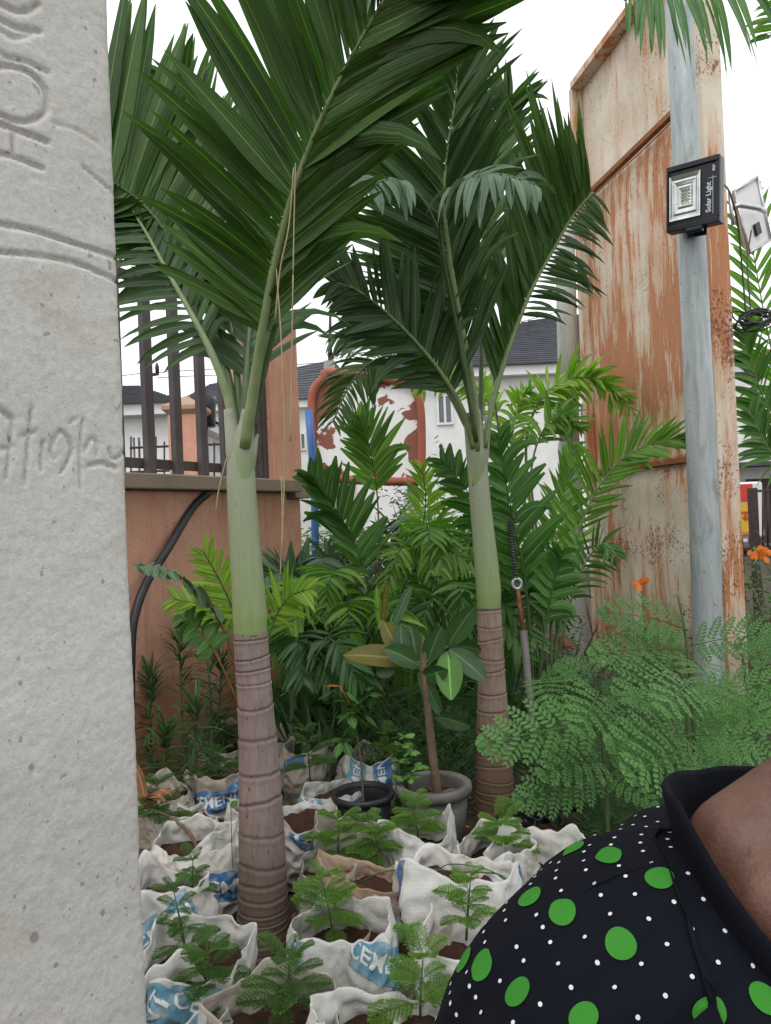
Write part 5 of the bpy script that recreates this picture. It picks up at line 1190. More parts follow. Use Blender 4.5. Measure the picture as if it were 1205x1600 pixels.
sacks = [
 ('front left sack with blue printed band and small pine', 296, 1478, .16, .40, 1, 'sack', (('band', -60, .78, -22, .26), ('band', -125, .62, 60, .26), ('disc', -105, .72, 0, .035))),
 ('sack at the bottom left corner with two blue bands', 262, 1580, .15, .36, 2, 'sack', (('band', -75, .75, 70, .28), ('band', -30, .5, 75, .26))),
 ('bottom row sack with clean beige front right of the corner one', 440, 1580, .165, .38, 3, 'sackold', (('disc', -130, .8, 0, .04), ('band', -20, .6, 85, .26))),
 ('bottom row sack in the middle with folded white rim', 590, 1600, .16, .40, 4, 'sack', (('band', -140, .68, 88, .26), ('stripe', -60, .85, 5, .2))),
 ('bottom row sack closest to the dotted shirt', 690, 1575, .14, .36, 5, 'sack', (('stripe', -70, .9, 0, .16),)),
 ('sack with ribbed blue band just right of the nearest trunk', 540, 1445, .155, .40, 6, 'sack', (('band', -150, .75, 88, .28), ('band', -40, .8, -30, .22), ('disc', -20, .6, 0, .04))),
 ('big white sack with grey folded flap in the centre right', 712, 1345, .20, .46, 7, 'sack', (('stripe', -150, .85, 70, .18), ('band', -165, .5, 80, .26))),
 ('low white sack in front of the big folded one', 735, 1465, .16, .38, 8, 'sack', (('stripe', -70, .8, 10, .14),)),
 ('open sack with dark soil left of the nearest trunk', 258, 1378, .14, .40, 9, 'sack', (('band', -70, .72, 25, .24), ('disc', -110, .6, 0, .035))),
 ('brown paper sack between the pines right of the nearest trunk', 575, 1372, .14, .36, 10, 'sackbrown', ()),
 ('sack with bare red soil right against the nearest trunk', 505, 1352, .11, .32, 11, 'sackold', (('stripe', -80, .7, 10, .14),)),
 ('crumpled grey white sack behind the open one at left', 300, 1300, .16, .36, 12, 'sack', ()),
 ('sack with faint blue lettering left of the trunk middle', 340, 1322, .11, .34, 13, 'sack', (('band', -60, .6, 0, .2, 'pdeep'),)),
 ('sack holding two bright pines in front of the black pot', 548, 1300, .15, .34, 14, 'sackold', ()),
 ('sack holding a bright pine in front of the grey rimmed pot', 650, 1292, .14, .36, 15, 'sack', ()),
 ('sack holding a flat spreading pine before the second trunk', 775, 1310, .15, .40, 16, 'sack', (('stripe', -80, .8, 5, .16),)),
 ('sack partly hidden behind the dotted shoulder', 862, 1335, .16, .38, 17, 'sack', (('stripe', -110, .9, 5, .16),)),
 ('white and blue printed sack right of the trunk middle', 470, 1262, .14, .34, 18, 'sack', (('band', -60, .7, -50, .24, 'pdeep'),)),
 ('sack with blue band leaning on the black pot', 515, 1222, .15, .34, 19, 'sack', (('band', -120, .8, -35, .26), ('band', -50, .7, 10, .2))),
 ('rear sack with bright blue band behind the black pot', 572, 1180, .15, .34, 20, 'sack', (('band', -110, .75, 85, .22), ('band', -60, .75, 88, .22, 'pdeep'))),
 ('rear sack with blue lettering left of the trunk', 335, 1205, .17, .34, 21, 'sackold', (('band', -85, .68, 8, .26, 'pdeep'),)),
 ('crumpled dull sack beside the brown dry leaf', 252, 1235, .16, .32, 22, 'sackold', ()),
 ('dull sack rising behind the trunk on its right', 478, 1165, .15, .36, 23, 'sackold', (('stripe', -120, .85, 20, .14),)),
 ('rearmost pale sack left of the trunk', 350, 1148, .16, .34, 24, 'sackold', (('disc', -90, .6, 0, .04),)),
 ('rearmost pale sack right of the trunk', 432, 1150, .14, .34, 25, 'sackold', ()),
 ('small pale sack under the narrow leaved stems', 292, 1262, .13, .3, 26, 'sack', (('stripe', -70, .6, 5, .14),)),
 ('white sack peeking out left of the front trunk base', 395, 1262, .13, .32, 27, 'sack', ()),
 ('low sack hidden behind the front pine sacks', 640, 1440, .12, .34, 28, 'sackold', ()),
]
SC = {}
for (lab, px, py, Rr, H, sd_, mt, prs) in sacks:
    t, c = sack(lab, px, py, Rr * 1.03, H * RN.uniform(.82, .95), sd_, mt, prs, flare=RN.uniform(-.25, .35), lean=(RN.uniform(-.1, .1), RN.uniform(-.1, .1)), soilv=RN.uniform(.66, .8)); SC[sd_] = (t, c)
# black polythene nursery bags
for i, (px, py) in enumerate([(468, 1140), (500, 1128), (535, 1135), (560, 1118), (600, 1122), (640, 1110), (520, 1100), (575, 1090), (470, 1105), (820, 1262), (850, 1280), (800, 1290), (625, 1075), (700, 1150), (880, 1262)]):
    sack('glossy black nursery bag of soil ' + ('beside the second palm trunk' if px > 750 else 'in the back rows between the trunks'), px, py, .10, .24, 60 + i, 'blackplastic', (), name='nursery_bag', cat='plant bag', group='black nursery bags ' + ('beside the second palm trunk' if px > 750 else 'between the trunks'), soilv=.8)

# ------------------------------------------------------------------ Norfolk pine seedlings
def pine_branch(seed, needle_mat, L=.16):
    rnd = random.Random(seed); g = G(); path = [Vector((x * L, 0, .10 * L * math.sin(x * 2) - .18 * L * x * x)) for x in np.linspace(0, 1, 12)]
    def needles(pts, dens, nl):
        for a, b in zip(pts, pts[1:]):
            T = (b - a).normalized(); A = T.orthogonal().normalized(); B = T.cross(A)
            for k in range(dens):
                q = a.lerp(b, rnd.random()); th = rnd.uniform(0, 6.28); d = (T * .75 + A * math.cos(th) * .8 + B * math.sin(th) * .8 + Vector((0, 0, .15))).normalized(); s_ = T.cross(d).normalized() * .0012
                g.add([q - s_, q + s_, q + d * nl], [(0, 1, 2)], [(0, 0), (1, 0), (.5, 1)])
    g.tube(path, [.0022, .0012, .0008], 4, False); needles(path, 20, .011)
    for i in range(2, 12):
        t = i / 11; p = path[i if i < 12 else 11]; 
        for sg_ in (-1, 1):
            l = L * .42 * math.sin(math.pi * (t * .8 + .18)) ** .7 * rnd.uniform(.85, 1.1); ang = R(52)
            d = Vector((math.cos(ang), sg_ * math.sin(ang), .12)); pts = []; q = Vector(p)
            for s_ in range(6): pts.append(Vector(q)); q = q + d * l / 5; d = (d + Vector((.05, 0, -.07))).normalized()
            g.tube(pts, [.0011, .0007], 3, False); needles(pts, 15, .0115)
    return mesh('pine_branch', g.V, g.F, needle_mat, g.U, False)
PB = {'pine': [pine_branch(s, M['pine']) for s in range(3)], 'pinedark': [pine_branch(s + 5, M['pinedark']) for s in range(2)]}
def pine(label, px, py, z0, H, Wd, mat, seed, tiers=4, dY=0):
    """px,py top of the seedling in the photo at soil depth"""
    rnd = random.Random(seed); c = PZ(px, py, z0); o = Vector((c.x, c.y + dY, z0)); t = thing('norfolk_pine_seedling', label, 'seedling', o, 'Norfolk pine seedlings in the sacks')
    top = Vector((rnd.uniform(-.2, .2) * H, rnd.uniform(-.2, .2) * H, H * rnd.uniform(.85, 1.1))); g = G(); g.tube([Vector((0, 0, -.03)), top * .5, top], [.004, .003, .0012], 6); g.obj('stem', M['stemgreen'], t, Vector((0, 0, 0)))
    for k in range(tiers):
        z = H * (.22 + .76 * k / (tiers - 1)) if tiers > 1 else H; nb = 4 if k < tiers - 1 else 5; sc = Wd / .16 * (1.0 - .5 * k / tiers) ; a0 = rnd.uniform(0, 6.28)
        for j in range(nb):
            a = a0 + 6.283 * j / nb + rnd.uniform(-.45, .45); el = rnd.uniform(-.1, .5) + (.35 if k == tiers - 1 else 0)
            b = link('branch', rnd.choice(PB[mat]), t); orient(b, top * (z / H), Vector((math.cos(a) * math.cos(el), math.sin(a) * math.cos(el), math.sin(el))), Vector((0, 0, 1)), sc * rnd.uniform(.6, 1.15))
for i, (lab, px, py, z0, H, Wd, mat, tiers) in enumerate([
    ('dark spindly pine seedling in the front left sack', 296, 1505, .28, .22, .09, 'pinedark', 4), ('bushy pine seedling at the bottom between two sacks', 447, 1590, .28, .16, .13, 'pinedark', 4), ('bright pine seedling at the bottom beside the dotted shirt', 655, 1590, .26, .16, .14, 'pine', 3),
    ('bright pine seedling in the sack right of the nearest trunk', 525, 1470, .28, .18, .115, 'pine', 5), ('pine seedling drooping over the low white sack', 728, 1452, .37, .14, .11, 'pine', 4), ('tall thin dark pine in the open sack left of trunk', 300, 1400, .28, .14, .09, 'pinedark', 3),
    ('bright pine seedling left of the two before the black pot', 528, 1345, .24, .15, .13, 'pine', 4), ('bright pine seedling right of the two before the black pot', 590, 1345, .24, .15, .13, 'pine', 5), ('bright pine seedling in front of the grey rimmed pot', 655, 1310, .26, .13, .12, 'pine', 4),
    ('flat spreading pine seedling before the second trunk', 785, 1322, .32, .09, .15, 'pine', 3), ('dim pine seedling right of the trunk in the rear rows', 485, 1215, .26, .22, .13, 'pinedark', 4), ('dim pine seedling left of the trunk near the dry leaf', 245, 1290, .24, .18, .15, 'pinedark', 4),
    ('dim pine seedling in the rear left sack', 345, 1225, .24, .17, .14, 'pinedark', 4), ('shaded pine seedling in the rearmost sack left of trunk', 355, 1165, .24, .16, .14, 'pinedark', 3), ('small pine sprig showing beside the rear blue sack', 600, 1190, .26, .15, .12, 'pine', 3), ('dark pine seedling low in the front left gap', 330, 1570, .24, .14, .13, 'pinedark', 4)]):
    pine(lab, px, py, z0, H, Wd, mat, 700 + i, tiers)

# ------------------------------------------------------------------ pots and the rubber plant
def pot(name, label, px, py, zr, w_px, h, mat, rimw, rimh, soilcol, tilt=0):
    c = PZ(px, py, zr); Y = c.y; r = w_px * Y / FPX / 2; o = Vector((c.x, c.y, 0)); t = thing(name, label, 'pot', o)
    z0 = zr - h
    prof = [(r * .70, z0), (r * .74, z0 + .004), (r * .90, zr - rimh - .004)]
    def lathe(pr, n=56):
        V = []; Fc = []
        for (rr, zz) in pr:
            for i in range(n): a = 2 * math.pi * i / n; V.append(Vector((rr * math.cos(a), rr * math.sin(a), zz)))
        for j in range(len(pr) - 1):
            for i in range(n): a = j * n + i; b = j * n + (i + 1) % n; Fc.append((a, b, b + n, a + n))
        return V, Fc
    V, Fc = lathe([(.001, z0)] + prof + [(r * .86, zr - rimh - .004), (r * .84, zr - rimh + .01)]); link('pot_body', mesh('pot_body', V, Fc, M[mat]), t)
    V, Fc = lathe([(r * .88, zr - rimh), (r, zr - rimh + .003), (r + .004, zr - rimh * .5), (r, zr - .004), (r - .006, zr), (r - rimw, zr - .002), (r - rimw - .006, zr - .012), (r * .82, zr - h * .3), (r * .78, zr - h * .45)]); link('rim', mesh('rim', V, Fc, M['potgrey' if mat == 'potgrey' else mat]), t)
    zs = zr - h * soilcol; V, Fc = lathe([(.001, zs + .012), (r * .3, zs + .008), (r * .6, zs + .004), (r * .815, zs)]); V = [v + Vector((0, 0, .012 * noise.noise(v * 30))) for v in V]; link('soil', mesh('soil', V, Fc, M['soil']), t)
    return t, Vector((c.x, c.y, zs)), r
t1, s1, r1_ = pot('black_pot', 'round black plastic pot with a thin bare twig', 567, 1236, .30, 97, .26, 'potblack', .014, .03, .42)
t2, s2, r2_ = pot('rubber_plant_pot', 'weathered grey rimmed pot holding the rubber plant', 677, 1222, .32, 118, .28, 'potgrey', .032, .045, .25)
# twig plant in the black pot
tw = thing('twig_seedling', 'thin twig with small dull leaves in the black pot', 'seedling', s1)
pts = pp_((572, 1255, s1.y), (565, 1200, s1.y), (558, 1150, s1.y), (550, 1105, s1.y)); pts[0] = s1.copy(); g = G(); g.tube(catmull(pts, 16), [.006, .004, .002], 6); g.obj('stem', M['stembrown'], tw, s1)
rnd = random.Random(8)
for i in range(26):
    b = P(rnd.uniform(515, 585), rnd.uniform(1070, 1165), s1.y + rnd.uniform(-.1, .15)); a = rnd.uniform(0, 6.28); g = G()
    g.add(*blade(b, Vector((math.cos(a), math.sin(a) - .3, rnd.uniform(-.8, .2))), Vector((-math.sin(a), math.cos(a), .2)), .075, .045, .4, 4, .15, .4)); g.tube([b, pts[2 if b.z < pts[2].z else 3]], .0014, 4); g.obj('leaf', M['petal' if i == 3 else 'mid'], tw, s1)
# rubber plant
rp = thing('rubber_plant', 'rubber plant with big glossy oval leaves on a thin brown trunk', 'rubber plant', s2)
st = [s2 + Vector((.02, 0, 0)), P(676, 1180, s2.y), P(668, 1100, s2.y), P(662, 1040, s2.y), P(664, 1000, s2.y)]
g = G(); g.tube(catmull(st, 40), lambda t, a: .021 - .006 * t + .0012 * noise.noise(Vector((a, t * 60, 0))), 12); g.obj('stem', M['stembrown'], rp, s2)
sy = s2.y
def big_leaf(bx0, by0, tx, ty, dY, W, mat, rollv=0., Yb=None):
    Yb = Yb or sy; a = P(bx0, by0, Yb); b = P(tx, ty, Yb + dY); d = b - a; L = d.length; tocam = (CAM - a).normalized(); wv = tocam.cross(d).normalized(); wv = Matrix.Rotation(rollv, 3, d.normalized()) @ wv
    V = []; Fc = []; U = []; n, m_ = 16, 8; dn = d.normalized(); nn = wv.cross(dn)
    for i in range(n + 1):
        s = i / n; h = W * .5 * (math.sin(math.pi * min(1, s * .96 + .02)) ** .62) * (1 if s < .9 else 1 - (s - .9) * 4)
        for j in range(m_ + 1):
            u = j / m_ * 2 - 1; V.append(a + dn * L * s + wv * h * u - nn * (.25 * h * abs(u) ** 1.3) + Vector((0, 0, -.12 * L * s * s)) + nn * .002 * noise.noise(Vector((s * 5, u * 3, bx0)))); U.append((j / m_, s))
    for i in range(n):
        for j in range(m_): q = i * (m_ + 1) + j; Fc.append((q, q + 1, q + m_ + 2, q + m_ + 1))
    link('leaf', mesh('leaf', [v - s2 for v in V], Fc, M[mat], U), rp)
    g = G(); g.tube([P(663, 1050, sy), (P(663, 1040, sy) + a) / 2 + Vector((0, 0, .01)), a + dn * .01], .003, 6); g.obj('petiole', M['rachis'], rp, s2)
for q in [(698, 1012, 742, 936, -.06, .105, 'rubber', .2), (655, 1045, 640, 968, .04, .10, 'rubber', -.3), (655, 1040, 600, 1005, -.08, .10, 'rubber', .4), (650, 1035, 537, 1010, -.05, .11, 'olive', .5), (668, 1035, 690, 970, -.03, .10, 'rubber', .2),
          (700, 1018, 705, 1085, -.12, .12, 'mint', .1), (702, 1015, 760, 1055, -.05, .10, 'rubber', -.3), (700, 1008, 752, 1010, .05, .09, 'rubber', .5), (628, 1030, 598, 962, .06, .085, 'olive', .1), (630, 1030, 625, 970, .03, .08, 'rubber', .2),
          (660, 1060, 700, 1040, -.1, .08, 'rubber', .1), (680, 1120, 735, 1128, -.1, .075, 'rubber', .3), (668, 1090, 745, 1085, .08, .08, 'rubber', .8), (620, 1040, 588, 1048, -.05, .075, 'rubber', -.3), (655, 1050, 690, 1110, -.02, .07, 'rubber', .3)]:
    big_leaf(*q)
for q in [(592, 985, 588, 905, .0, .035, 'lime', .2, 3.9), (598, 985, 604, 898, .0, .035, 'olive', .4, 3.9), (612, 985, 642, 905, .0, .055, 'palmpale', .3, 3.9)]: big_leaf(*q)
g = G()
for k in range(4):
    a0 = s2 + Vector((.02, 0, .01)); a = [.3, 2.2, 3.5, 5.2][k]; g.tube(catmull([a0, a0 + Vector((math.cos(a) * .06, math.sin(a) * .06, .015)), a0 + Vector((math.cos(a) * .13, math.sin(a) * .13, .002))], 10), [.01, .007, .004], 6)
g.obj('root', M['stembrown'], rp, s2)
# little mint like plant
mo = P(635, 1225, 3.45); mo.z = .3; mp = thing('small_leafy_plant', 'small bright round leaved plant beside the grey rimmed pot', 'plant', mo); rnd = random.Random(15)
for (px, py, r) in ((632, 1150, .05), (640, 1175, .055), (650, 1200, .055), (622, 1190, .05), (640, 1215, .05), (618, 1215, .04), (628, 1165, .05)):
    top = P(px, py, 3.4); g = G(); g.tube(catmull([mo - Vector((0, 0, .1)), (mo + top) / 2, top], 8), .0025, 5); g.obj('stem', M['stemgreen'], mp, mo)
    for j in range(7):
        a = j * 2.4 + rnd.random(); g = G(); g.add(*blade(top, Vector((math.cos(a), math.sin(a) * .7 - .35, rnd.uniform(-.1, .6))), Vector((-math.sin(a), math.cos(a) * .7, .3)), r * rnd.uniform(.7, 1.2), r * .62, .5, 5, .2, .5, .1)); g.obj('leaf', M['mint'], mp, mo)
# dry brown leaf at left
do = P(235, 1225, 3.2); dl = thing('dry_palm_leaf', 'withered reddish brown leaf bending over at the pillar edge', 'dry leaf', do)
for (pts, W, L) in (([(228, 1262, 3.2), (222, 1225, 3.2), (212, 1170, 3.15)], .05, .2), ([(228, 1262, 3.2), (245, 1225, 3.15), (272, 1215, 3.1)], .05, .2), ([(230, 1262, 3.2), (240, 1230, 3.15), (262, 1240, 3.1)], .04, .16), ([(234, 1260, 3.2), (250, 1222, 3.12), (284, 1245, 3.1)], .035, .16)):
    a = P(*pts[0]); b = P(*pts[1]); d = b - a; g = G(); g.add(*blade(a, d, Vector((1, -.3, .3)), L * 1.1, W, 1.3, 8, .4, .4, .05, .8)); g.obj('blade', M['dry'], dl, do)
g = G(); g.tube(catmull(pp_((228, 1262, 3.2), (262, 1275, 3.15), (295, 1300, 3.1), (312, 1335, 3.05)), 14), [.006, .007, .008], 6); g.obj('stalk', M['stembrown'], dl, do)
# tiny sprout near trunk
q0 = P(364, 1355, 2.62); sp0 = thing('tiny_sprout', 'tiny sprout with two round leaves left of the nearest trunk', 'seedling', q0)
g = G(); g.tube(catmull([q0, P(362, 1310, 2.6), P(361, 1262, 2.6)], 8), .0015, 5); g.obj('stem', M['stemgreen'], sp0, q0)
for (a, b, r) in ((361, 1262, 0), (350, 1312, 1), (364, 1340, 2)):
    c = P(a, b, 2.58); g = G(); g.add(*blade(c, Vector(((-1) ** r * .8, -.2, .3 if r else 1)), Vector((.2, -1, .3)) if r else Vector((1, 0, 0)), .035, .024, .3, 5, .2, .5, .2)); g.obj('leaf', M['mint'], sp0, q0)
# thin reed / wire bent over the big sack
g = G(); g.tube(catmull(pp_((560, 1380, 2.55), (600, 1362, 2.5), (655, 1358, 2.48), (720, 1362, 2.45), (780, 1366, 2.42), (795, 1385, 2.4)), 24), .0025, 5)
g.tube(catmull(pp_((680, 1362, 2.45), (705, 1350, 2.45), (760, 1358, 2.43), (800, 1380, 2.4)), 14), .002, 5); tag(g.obj('dry_stalk', M['stemgreen'], None, P(560, 1380, 2.55)), 'thin green stalk lying across the big folded sack', 'stalk')

# ------------------------------------------------------------------ person: shoulder at the lower right
PS = .962
NC = P(1440, 800, .42); NX, NY = NC.x, .44
po = Vector((NX, NY, 0)); per = thing('person', 'person in black shirt with green and white dots standing at lower right', 'person', po); per.scale = (PS, PS, PS)
def sph(bm, c, r, sc=(1, 1, 1), rot=None):
    m_ = Matrix.Translation(c) @ (rot or Matrix.Identity(4)) @ Matrix.Diagonal((*sc, 1)); bmesh.ops.create_uvsphere(bm, u_segments=24, v_segments=16, radius=r, matrix=m_)
def cap(bm, a, b, ra, rb_):
    a = Vector(a); b = Vector(b); n = max(2, int((b - a).length / .012))
    for i in range(n + 1): t = i / n; bmesh.ops.create_uvsphere(bm, u_segments=12, v_segments=8, radius=ra + (rb_ - ra) * t, matrix=Matrix.Translation(a.lerp(b, t)))
bm = bmesh.new()
H0 = Vector((.10, .03, 1.50))
sph(bm, H0 + Vector((0, .01, .03)), .088, (.86, 1.08, 1.12)); sph(bm, H0 + Vector((0, -.02, -.045)), .062, (.9, .95, 1.1)); sph(bm, H0 + Vector((0, -.05, -.088)), .026, (1.1, .9, .8))
cap(bm, H0 + Vector((0, -.095, .01)), H0 + Vector((0, -.108, -.022)), .009, .015); sph(bm, H0 + Vector((.013, -.098, -.026)), .010); sph(bm, H0 + Vector((-.013, -.098, -.026)), .010)
for sx in (-1, 1):
    sph(bm, H0 + Vector((sx * .078, .01, 0)), .026, (.35, .7, 1.1)); sph(bm, H0 + Vector((sx * .03, -.078, .028)), .022, (1.2, .6, .5)); sph(bm, H0 + Vector((sx * .04, -.06, -.02)), .026)
sph(bm, H0 + Vector((0, -.088, -.058)), .017, (1.4, .6, .42)); sph(bm, H0 + Vector((0, -.086, -.068)), .015, (1.2, .6, .4))
cap(bm, (.088, .04, 1.44), (.035, .05, 1.33), .052, .058)
for sx in (-1, 1):
    cap(bm, (.03 + sx * .02, .05, 1.362), (sx * .08, .045, 1.332), .054, .038); cap(bm, (sx * .08, .045, 1.325), (sx * .125, .04, 1.27), .036, .032); cap(bm, (sx * .125, .04, 1.275), (sx * .17, .035, 1.235), .034, .040); cap(bm, (sx * .075, .01, 1.315), (sx * .01, -.005, 1.29), .036, .045)
    cap(bm, (sx * .17, .035, 1.235), (sx * .205, .035, 1.02), .042, .036); cap(bm, (sx * .215, .035, 1.02), (sx * .20, -.06, .80), .036, .023)
    hb = Vector((sx * .20, -.065, .785)); sph(bm, hb + Vector((0, -.01, -.035)), .034, (.55, .95, 1.15))
    for k, (dy, ln) in enumerate(((-.032, .058), (-.012, .068), (.008, .064), (.026, .05))):
        a = hb + Vector((0, dy, -.065)); b = a + Vector((-sx * .006, 0, -ln * .5)); c_ = b + Vector((-sx * .014, 0, -ln * .42)); cap(bm, a, b, .0088, .008); cap(bm, b, c_, .008, .0065)
    a = hb + Vector((0, -.03, -.02)); cap(bm, a, a + Vector((-sx * .015, -.022, -.03)), .011, .009); cap(bm, a + Vector((-sx * .015, -.022, -.03)), a + Vector((-sx * .018, -.026, -.055)), .009, .007)
    cap(bm, (sx * .085, .03, .85), (sx * .09, .02, .47), .085, .055); cap(bm, (sx * .09, .02, .47), (sx * .09, .04, .09), .055, .033)
    cap(bm, (sx * .09, .05, .04), (sx * .10, -.11, .025), .034, .026)
sph(bm, Vector((0, .03, 1.18)), .14, (1.05, .68, 1.0)); sph(bm, Vector((0, .03, 1.02)), .13, (1, .7, 1.1)); sph(bm, Vector((0, .03, .88)), .15, (1.05, .75, .9)); sph(bm, Vector((0, .02, 1.25)), .11, (1.15, .6, .6))
me = bpy.data.meshes.new('body'); bm.to_mesh(me); bm.free(); me.materials.append(M['skin'])
bo = link('body', me, per); md = bo.modifiers.new('r', 'REMESH'); md.mode = 'VOXEL'; md.voxel_size = .0052; md.use_smooth_shade = True; md = bo.modifiers.new('s', 'SMOOTH'); md.iterations = 10; md.factor = .6
bm = bmesh.new(); sph(bm, H0 + Vector((0, .028, .05)), .097, (.93, 1.08, 1.05)); sph(bm, H0 + Vector((0, .12, .05)), .045, (1, 1, 1)); me = bpy.data.meshes.new('hair'); bm.to_mesh(me); bm.free(); me.materials.append(M['hair'])
for p_ in me.polygons: p_.use_smooth = True
link('hair', me, per)
for sx in (-1, 1):
    bm = bmesh.new(); sph(bm, H0 + Vector((sx * .03, -.083, .012)), .0115); me = bpy.data.meshes.new('eye'); bm.to_mesh(me); bm.free(); me.materials.append(M['white']); link('eye', me, per)
    bm = bmesh.new(); sph(bm, H0 + Vector((sx * .03, -.0905, .012)), .0055); me = bpy.data.meshes.new('pupil'); bm.to_mesh(me); bm.free(); me.materials.append(M['hair']); link('pupil', me, per)
# shirt: dome of cloth from the neckline over the shoulders and down
tk = [0, .06, .14, .22, .30, .38, .46, .54, .62, .72, .86, 1]
Ak = [q * 1.05 for q in (.112, .130, .160, .190, .219, .246, .268, .283, .291, .292, .280, .280)]
Zk = [1.338, 1.336, 1.329, 1.315, 1.297, 1.272, 1.242, 1.205, 1.160, 1.05, .85, .62]
Bk = [.075, .095, .112, .124, .132, .138, .142, .145, .147, .15, .15, .165]
Zfk = [1.245, 1.25, 1.245, 1.23, 1.215, 1.195, 1.170, 1.14, 1.11, 1.02, .83, .62]
Zbk = [1.33, 1.335, 1.335, 1.325, 1.305, 1.28, 1.245, 1.205, 1.16, 1.05, .85, .62]
def sm(x, xs_, ys_):
    return float(np.interp(x, xs_, ys_)) * .5 + .25 * float(np.interp(x - .025, xs_, ys_)) + .25 * float(np.interp(x + .025, xs_, ys_))
def shirt(ph, t):
    c, s = math.cos(ph), math.sin(ph); n = 2.35
    A = sm(t, tk, Ak); B = sm(t, tk, Bk); k = (abs(c) ** n + abs(s) ** n) ** (-1 / n)
    zs = sm(t, tk, Zk); zf = sm(t, tk, Zfk); zb = sm(t, tk, Zbk); w_ = abs(s) ** 1.6
    z = zs * (1 - w_) + (zf if s < 0 else zb) * w_
    x = A * c * k; y = B * s * k + .03 * (1 - min(1, t * 4)) * 0 + .03 + (-.02 if s < 0 else 0) * w_
    f = .003 * noise.noise(Vector((c * 3, s * 3, t * 3))) * (.3 + t * 2) + .004 * t * math.sin(ph * 9 + t * 3) * noise.noise(Vector((c * 2, s * 2, 7)))
    f += .0035 * min(1, t * 5) * math.sin(ph * 23 + 5 * noise.noise(Vector((c * 2, s * 2, t * 4)))) * max(0, noise.noise(Vector((c * 2.5, s * 2.5, t * 2.2 + 4))) + .1)
    # fold running down from the collar in front
    f += -.004 * math.exp(-((ph - (math.pi + .62) - t * .12) / .035) ** 2) * min(1, t * 6) * (1 if t < .6 else 0)
    return Vector((x * (1 + f * 4), y + f * (1 if s > 0 else -1) * 2, z + f * .5))
def snorm(ph, t):
    e = .004; n_ = (shirt(ph + e, t) - shirt(ph - e, t)).cross(shirt(ph, min(1, t + e)) - shirt(ph, max(0, t - e)))
    n_.normalize(); p = shirt(ph, t); 
    if n_.dot(Vector((p.x, p.y - .03, .3 * (1 - t) + .05))) < 0: n_ = -n_
    return n_
n, m_ = 220, 150; V = []; Fc = []
for j in range(m_ + 1):
    for i in range(n): V.append(shirt(2 * math.pi * i / n, j / m_))
for j in range(m_):
    for i in range(n): a = j * n + i; b = j * n + (i + 1) % n; Fc.append((a, a + n, b + n, b))
shm = mesh('shirt', V, Fc, M['cloth']); sh = link('shirt', shm, per); md = sh.modifiers.new('s', 'SOLIDIFY'); md.thickness = .0016; md.offset = -1
# collar band standing along the neckline
V = []; Fc = []; nn_ = 160
for i in range(nn_ + 1):
    ph = 2 * math.pi * i / nn_; p = shirt(ph, .012); s = math.sin(ph); c = math.cos(ph); hh_ = .036 * (1 - .75 * max(0, -s)) * (.75 + .25 * abs(c)) ; out = Vector((c, s, 0)).normalized()
    prof = [(.0045, -.012), (.0065, .0), (.004, hh_ * .5), (.001, hh_), (-.0015, hh_ + .0025), (-.004, hh_), (-.004, hh_ * .5), (-.003, -.008)]
    for (o_x, o_z) in prof: V.append(p + out * (o_x + max(0, o_z) * .35 - .004) + Vector((0, 0, o_z + .002 * noise.noise(Vector((c * 4, s * 4, 0))))))
k8 = 8
for i in range(nn_):
    for j in range(k8 - 1): a = i * k8 + j; Fc.append((a, a + k8, a + k8 + 1, a + 1))
link('collar', mesh('collar', V, Fc, M['cloth']), per)
# placket edge running down the front from the collar
def strip(name, phf, t0, t1, w_, off):
    V = []; Fc = []
    for i in range(61):
        t = t0 + (t1 - t0) * i / 60; ph = phf(t)
        for (u, h) in ((-1.05, 0), (-1, off), (1, off), (1.05, 0)):
            p_ = ph + u * w_ / .2; V.append(shirt(p_, t) + snorm(p_, t) * h)
    for i in range(60):
        for j in range(3): a = i * 4 + j; Fc.append((a, a + 4, a + 5, a + 1))
    link(name, mesh(name, V, Fc, M['cloth'], None, False), per)

bv = BVHTree.FromObject(sh, bpy.context.evaluated_depsgraph_get()) if False else BVHTree.FromPolygons([v + po for v in V] if False else [Vector(v.co) * PS + po for v in shm.vertices], [tuple(p_.vertices) for p_ in shm.polygons])
def hit(px, py):
    d = (P(px, py, 1.0) - CAM).normalized(); h_ = bv.ray_cast(CAM, d)
    if h_[0] is None: return None
    q = h_[2]; j, i = divmod(q, n); return 2 * math.pi * (i + .5) / n, (j + .5) / m_
sp_pts = [h_ for h_ in (hit(x, y) for x, y in ((1030, 1300), (1048, 1370), (1078, 1450), (1105, 1530), (1120, 1590))) if h_]
sp_pts.sort(key=lambda q: q[1])
if len(sp_pts) > 2:
    tt_ = [q[1] for q in sp_pts]; pp2 = [q[0] for q in sp_pts]
    strip('placket', lambda t: float(np.interp(t, tt_, pp2)), tt_[0] * .6, min(.9, tt_[-1] + .25), .0045, .0032)
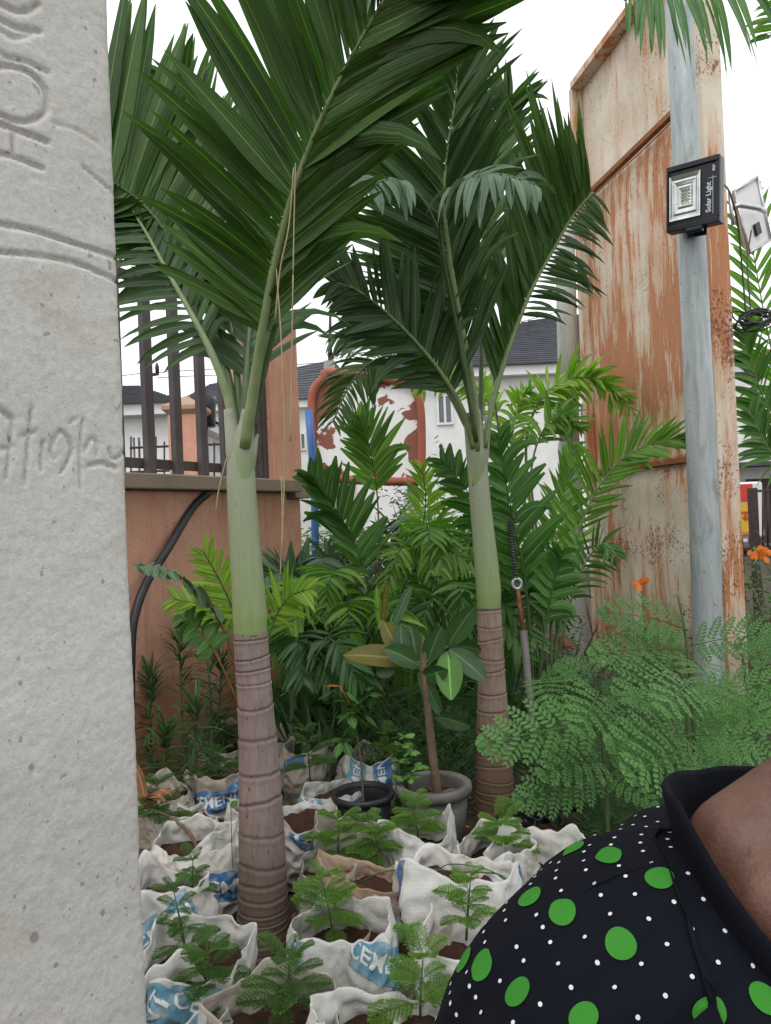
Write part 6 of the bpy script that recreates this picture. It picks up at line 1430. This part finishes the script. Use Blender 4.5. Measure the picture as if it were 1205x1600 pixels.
def dot(ph, t, r, off, segs=18):
    e = .004; a = (shirt(ph + e, t) - shirt(ph - e, t)) / (2 * e); b = (shirt(ph, t + e) - shirt(ph, t - e)) / (2 * e)
    la, lb_ = a.length, b.length; V = [shirt(ph, t) + snorm(ph, t) * off]
    cs = a.dot(b) / (la * lb_); sn = math.sqrt(max(.05, 1 - cs * cs))
    for i in range(segs):
        th = 2 * math.pi * i / segs; x, y = r * math.cos(th), r * math.sin(th); v = y / sn / lb_; u = (x - y / sn * cs) / la
        V.append(shirt(ph + u, t + v) + snorm(ph + u, t + v) * off)
    return V, [(0, 1 + i, 1 + (i + 1) % segs) for i in range(segs)]
greens = [(1097, 1335, 1.15), (1033, 1372, 1), (950, 1337, 1), (896, 1328, 1), (880, 1425, 1), (828, 1402, 1), (792, 1405, 1), (973, 1478, 1), (810, 1548, 1.05), (752, 1513, 1), (727, 1500, 1), (703, 1498, 1), (912, 1595, 1), (1105, 1575, 1.05), (1196, 1558, 1.0), (860, 1308, 1), (975, 1275, .9)]
gd = []
for (x, y, k) in greens:
    h_ = hit(x, y)
    if h_ and h_[1] > .03:
        V_, F_2 = dot(h_[0], h_[1], .0087 * k, .0009, 24); gd.append(shirt(*h_)); link('green_dot', mesh('green_dot', V_, F_2, M['dotg']), per)
g = G(); rnd = random.Random(4)
j = 0; t = .035
while t < .95:
    p0 = shirt(math.pi, t); e = .005; sp2 = .0165
    lb_ = (shirt(4.0, t + e) - shirt(4.0, t - e)).length / (2 * e); rad_ = sm(t, tk, Ak); nph = max(10, int(round(2 * math.pi * rad_ * .85 / sp2))); 
    for i in range(nph):
        ph = 2 * math.pi * (i + .5 * (j % 2)) / nph; p = shirt(ph, t)
        if any((p - q).length < .012 for q in gd): continue
        dv = dot(ph, t, .00135, .0009, 8)
        if max((q - dv[0][0]).length for q in dv[0]) < .0045: g.add(*dv)
    t += max(.012, min(.06, .0155 / max(lb_, .05))); j += 1
g.obj('white_dots', M['dotw'], per, Vector((0, 0, 0)), kind='stuff')
# trousers hem/skirt below the shirt and shoes
V = []; Fc = []
for j in range(21):
    for i in range(60):
        a = 2 * math.pi * i / 60; z = .80 - .68 * j / 20; r = .16 + .04 * j / 20 + .008 * math.sin(a * 8); V.append(Vector((r * math.cos(a) * 1.1, .03 + r * math.sin(a) * .85, z)))
for j in range(20):
    for i in range(60): a = j * 60 + i; b = j * 60 + (i + 1) % 60; Fc.append((a, a + 60, b + 60, b))
link('skirt', mesh('skirt', V, Fc, M['cloth']), per)
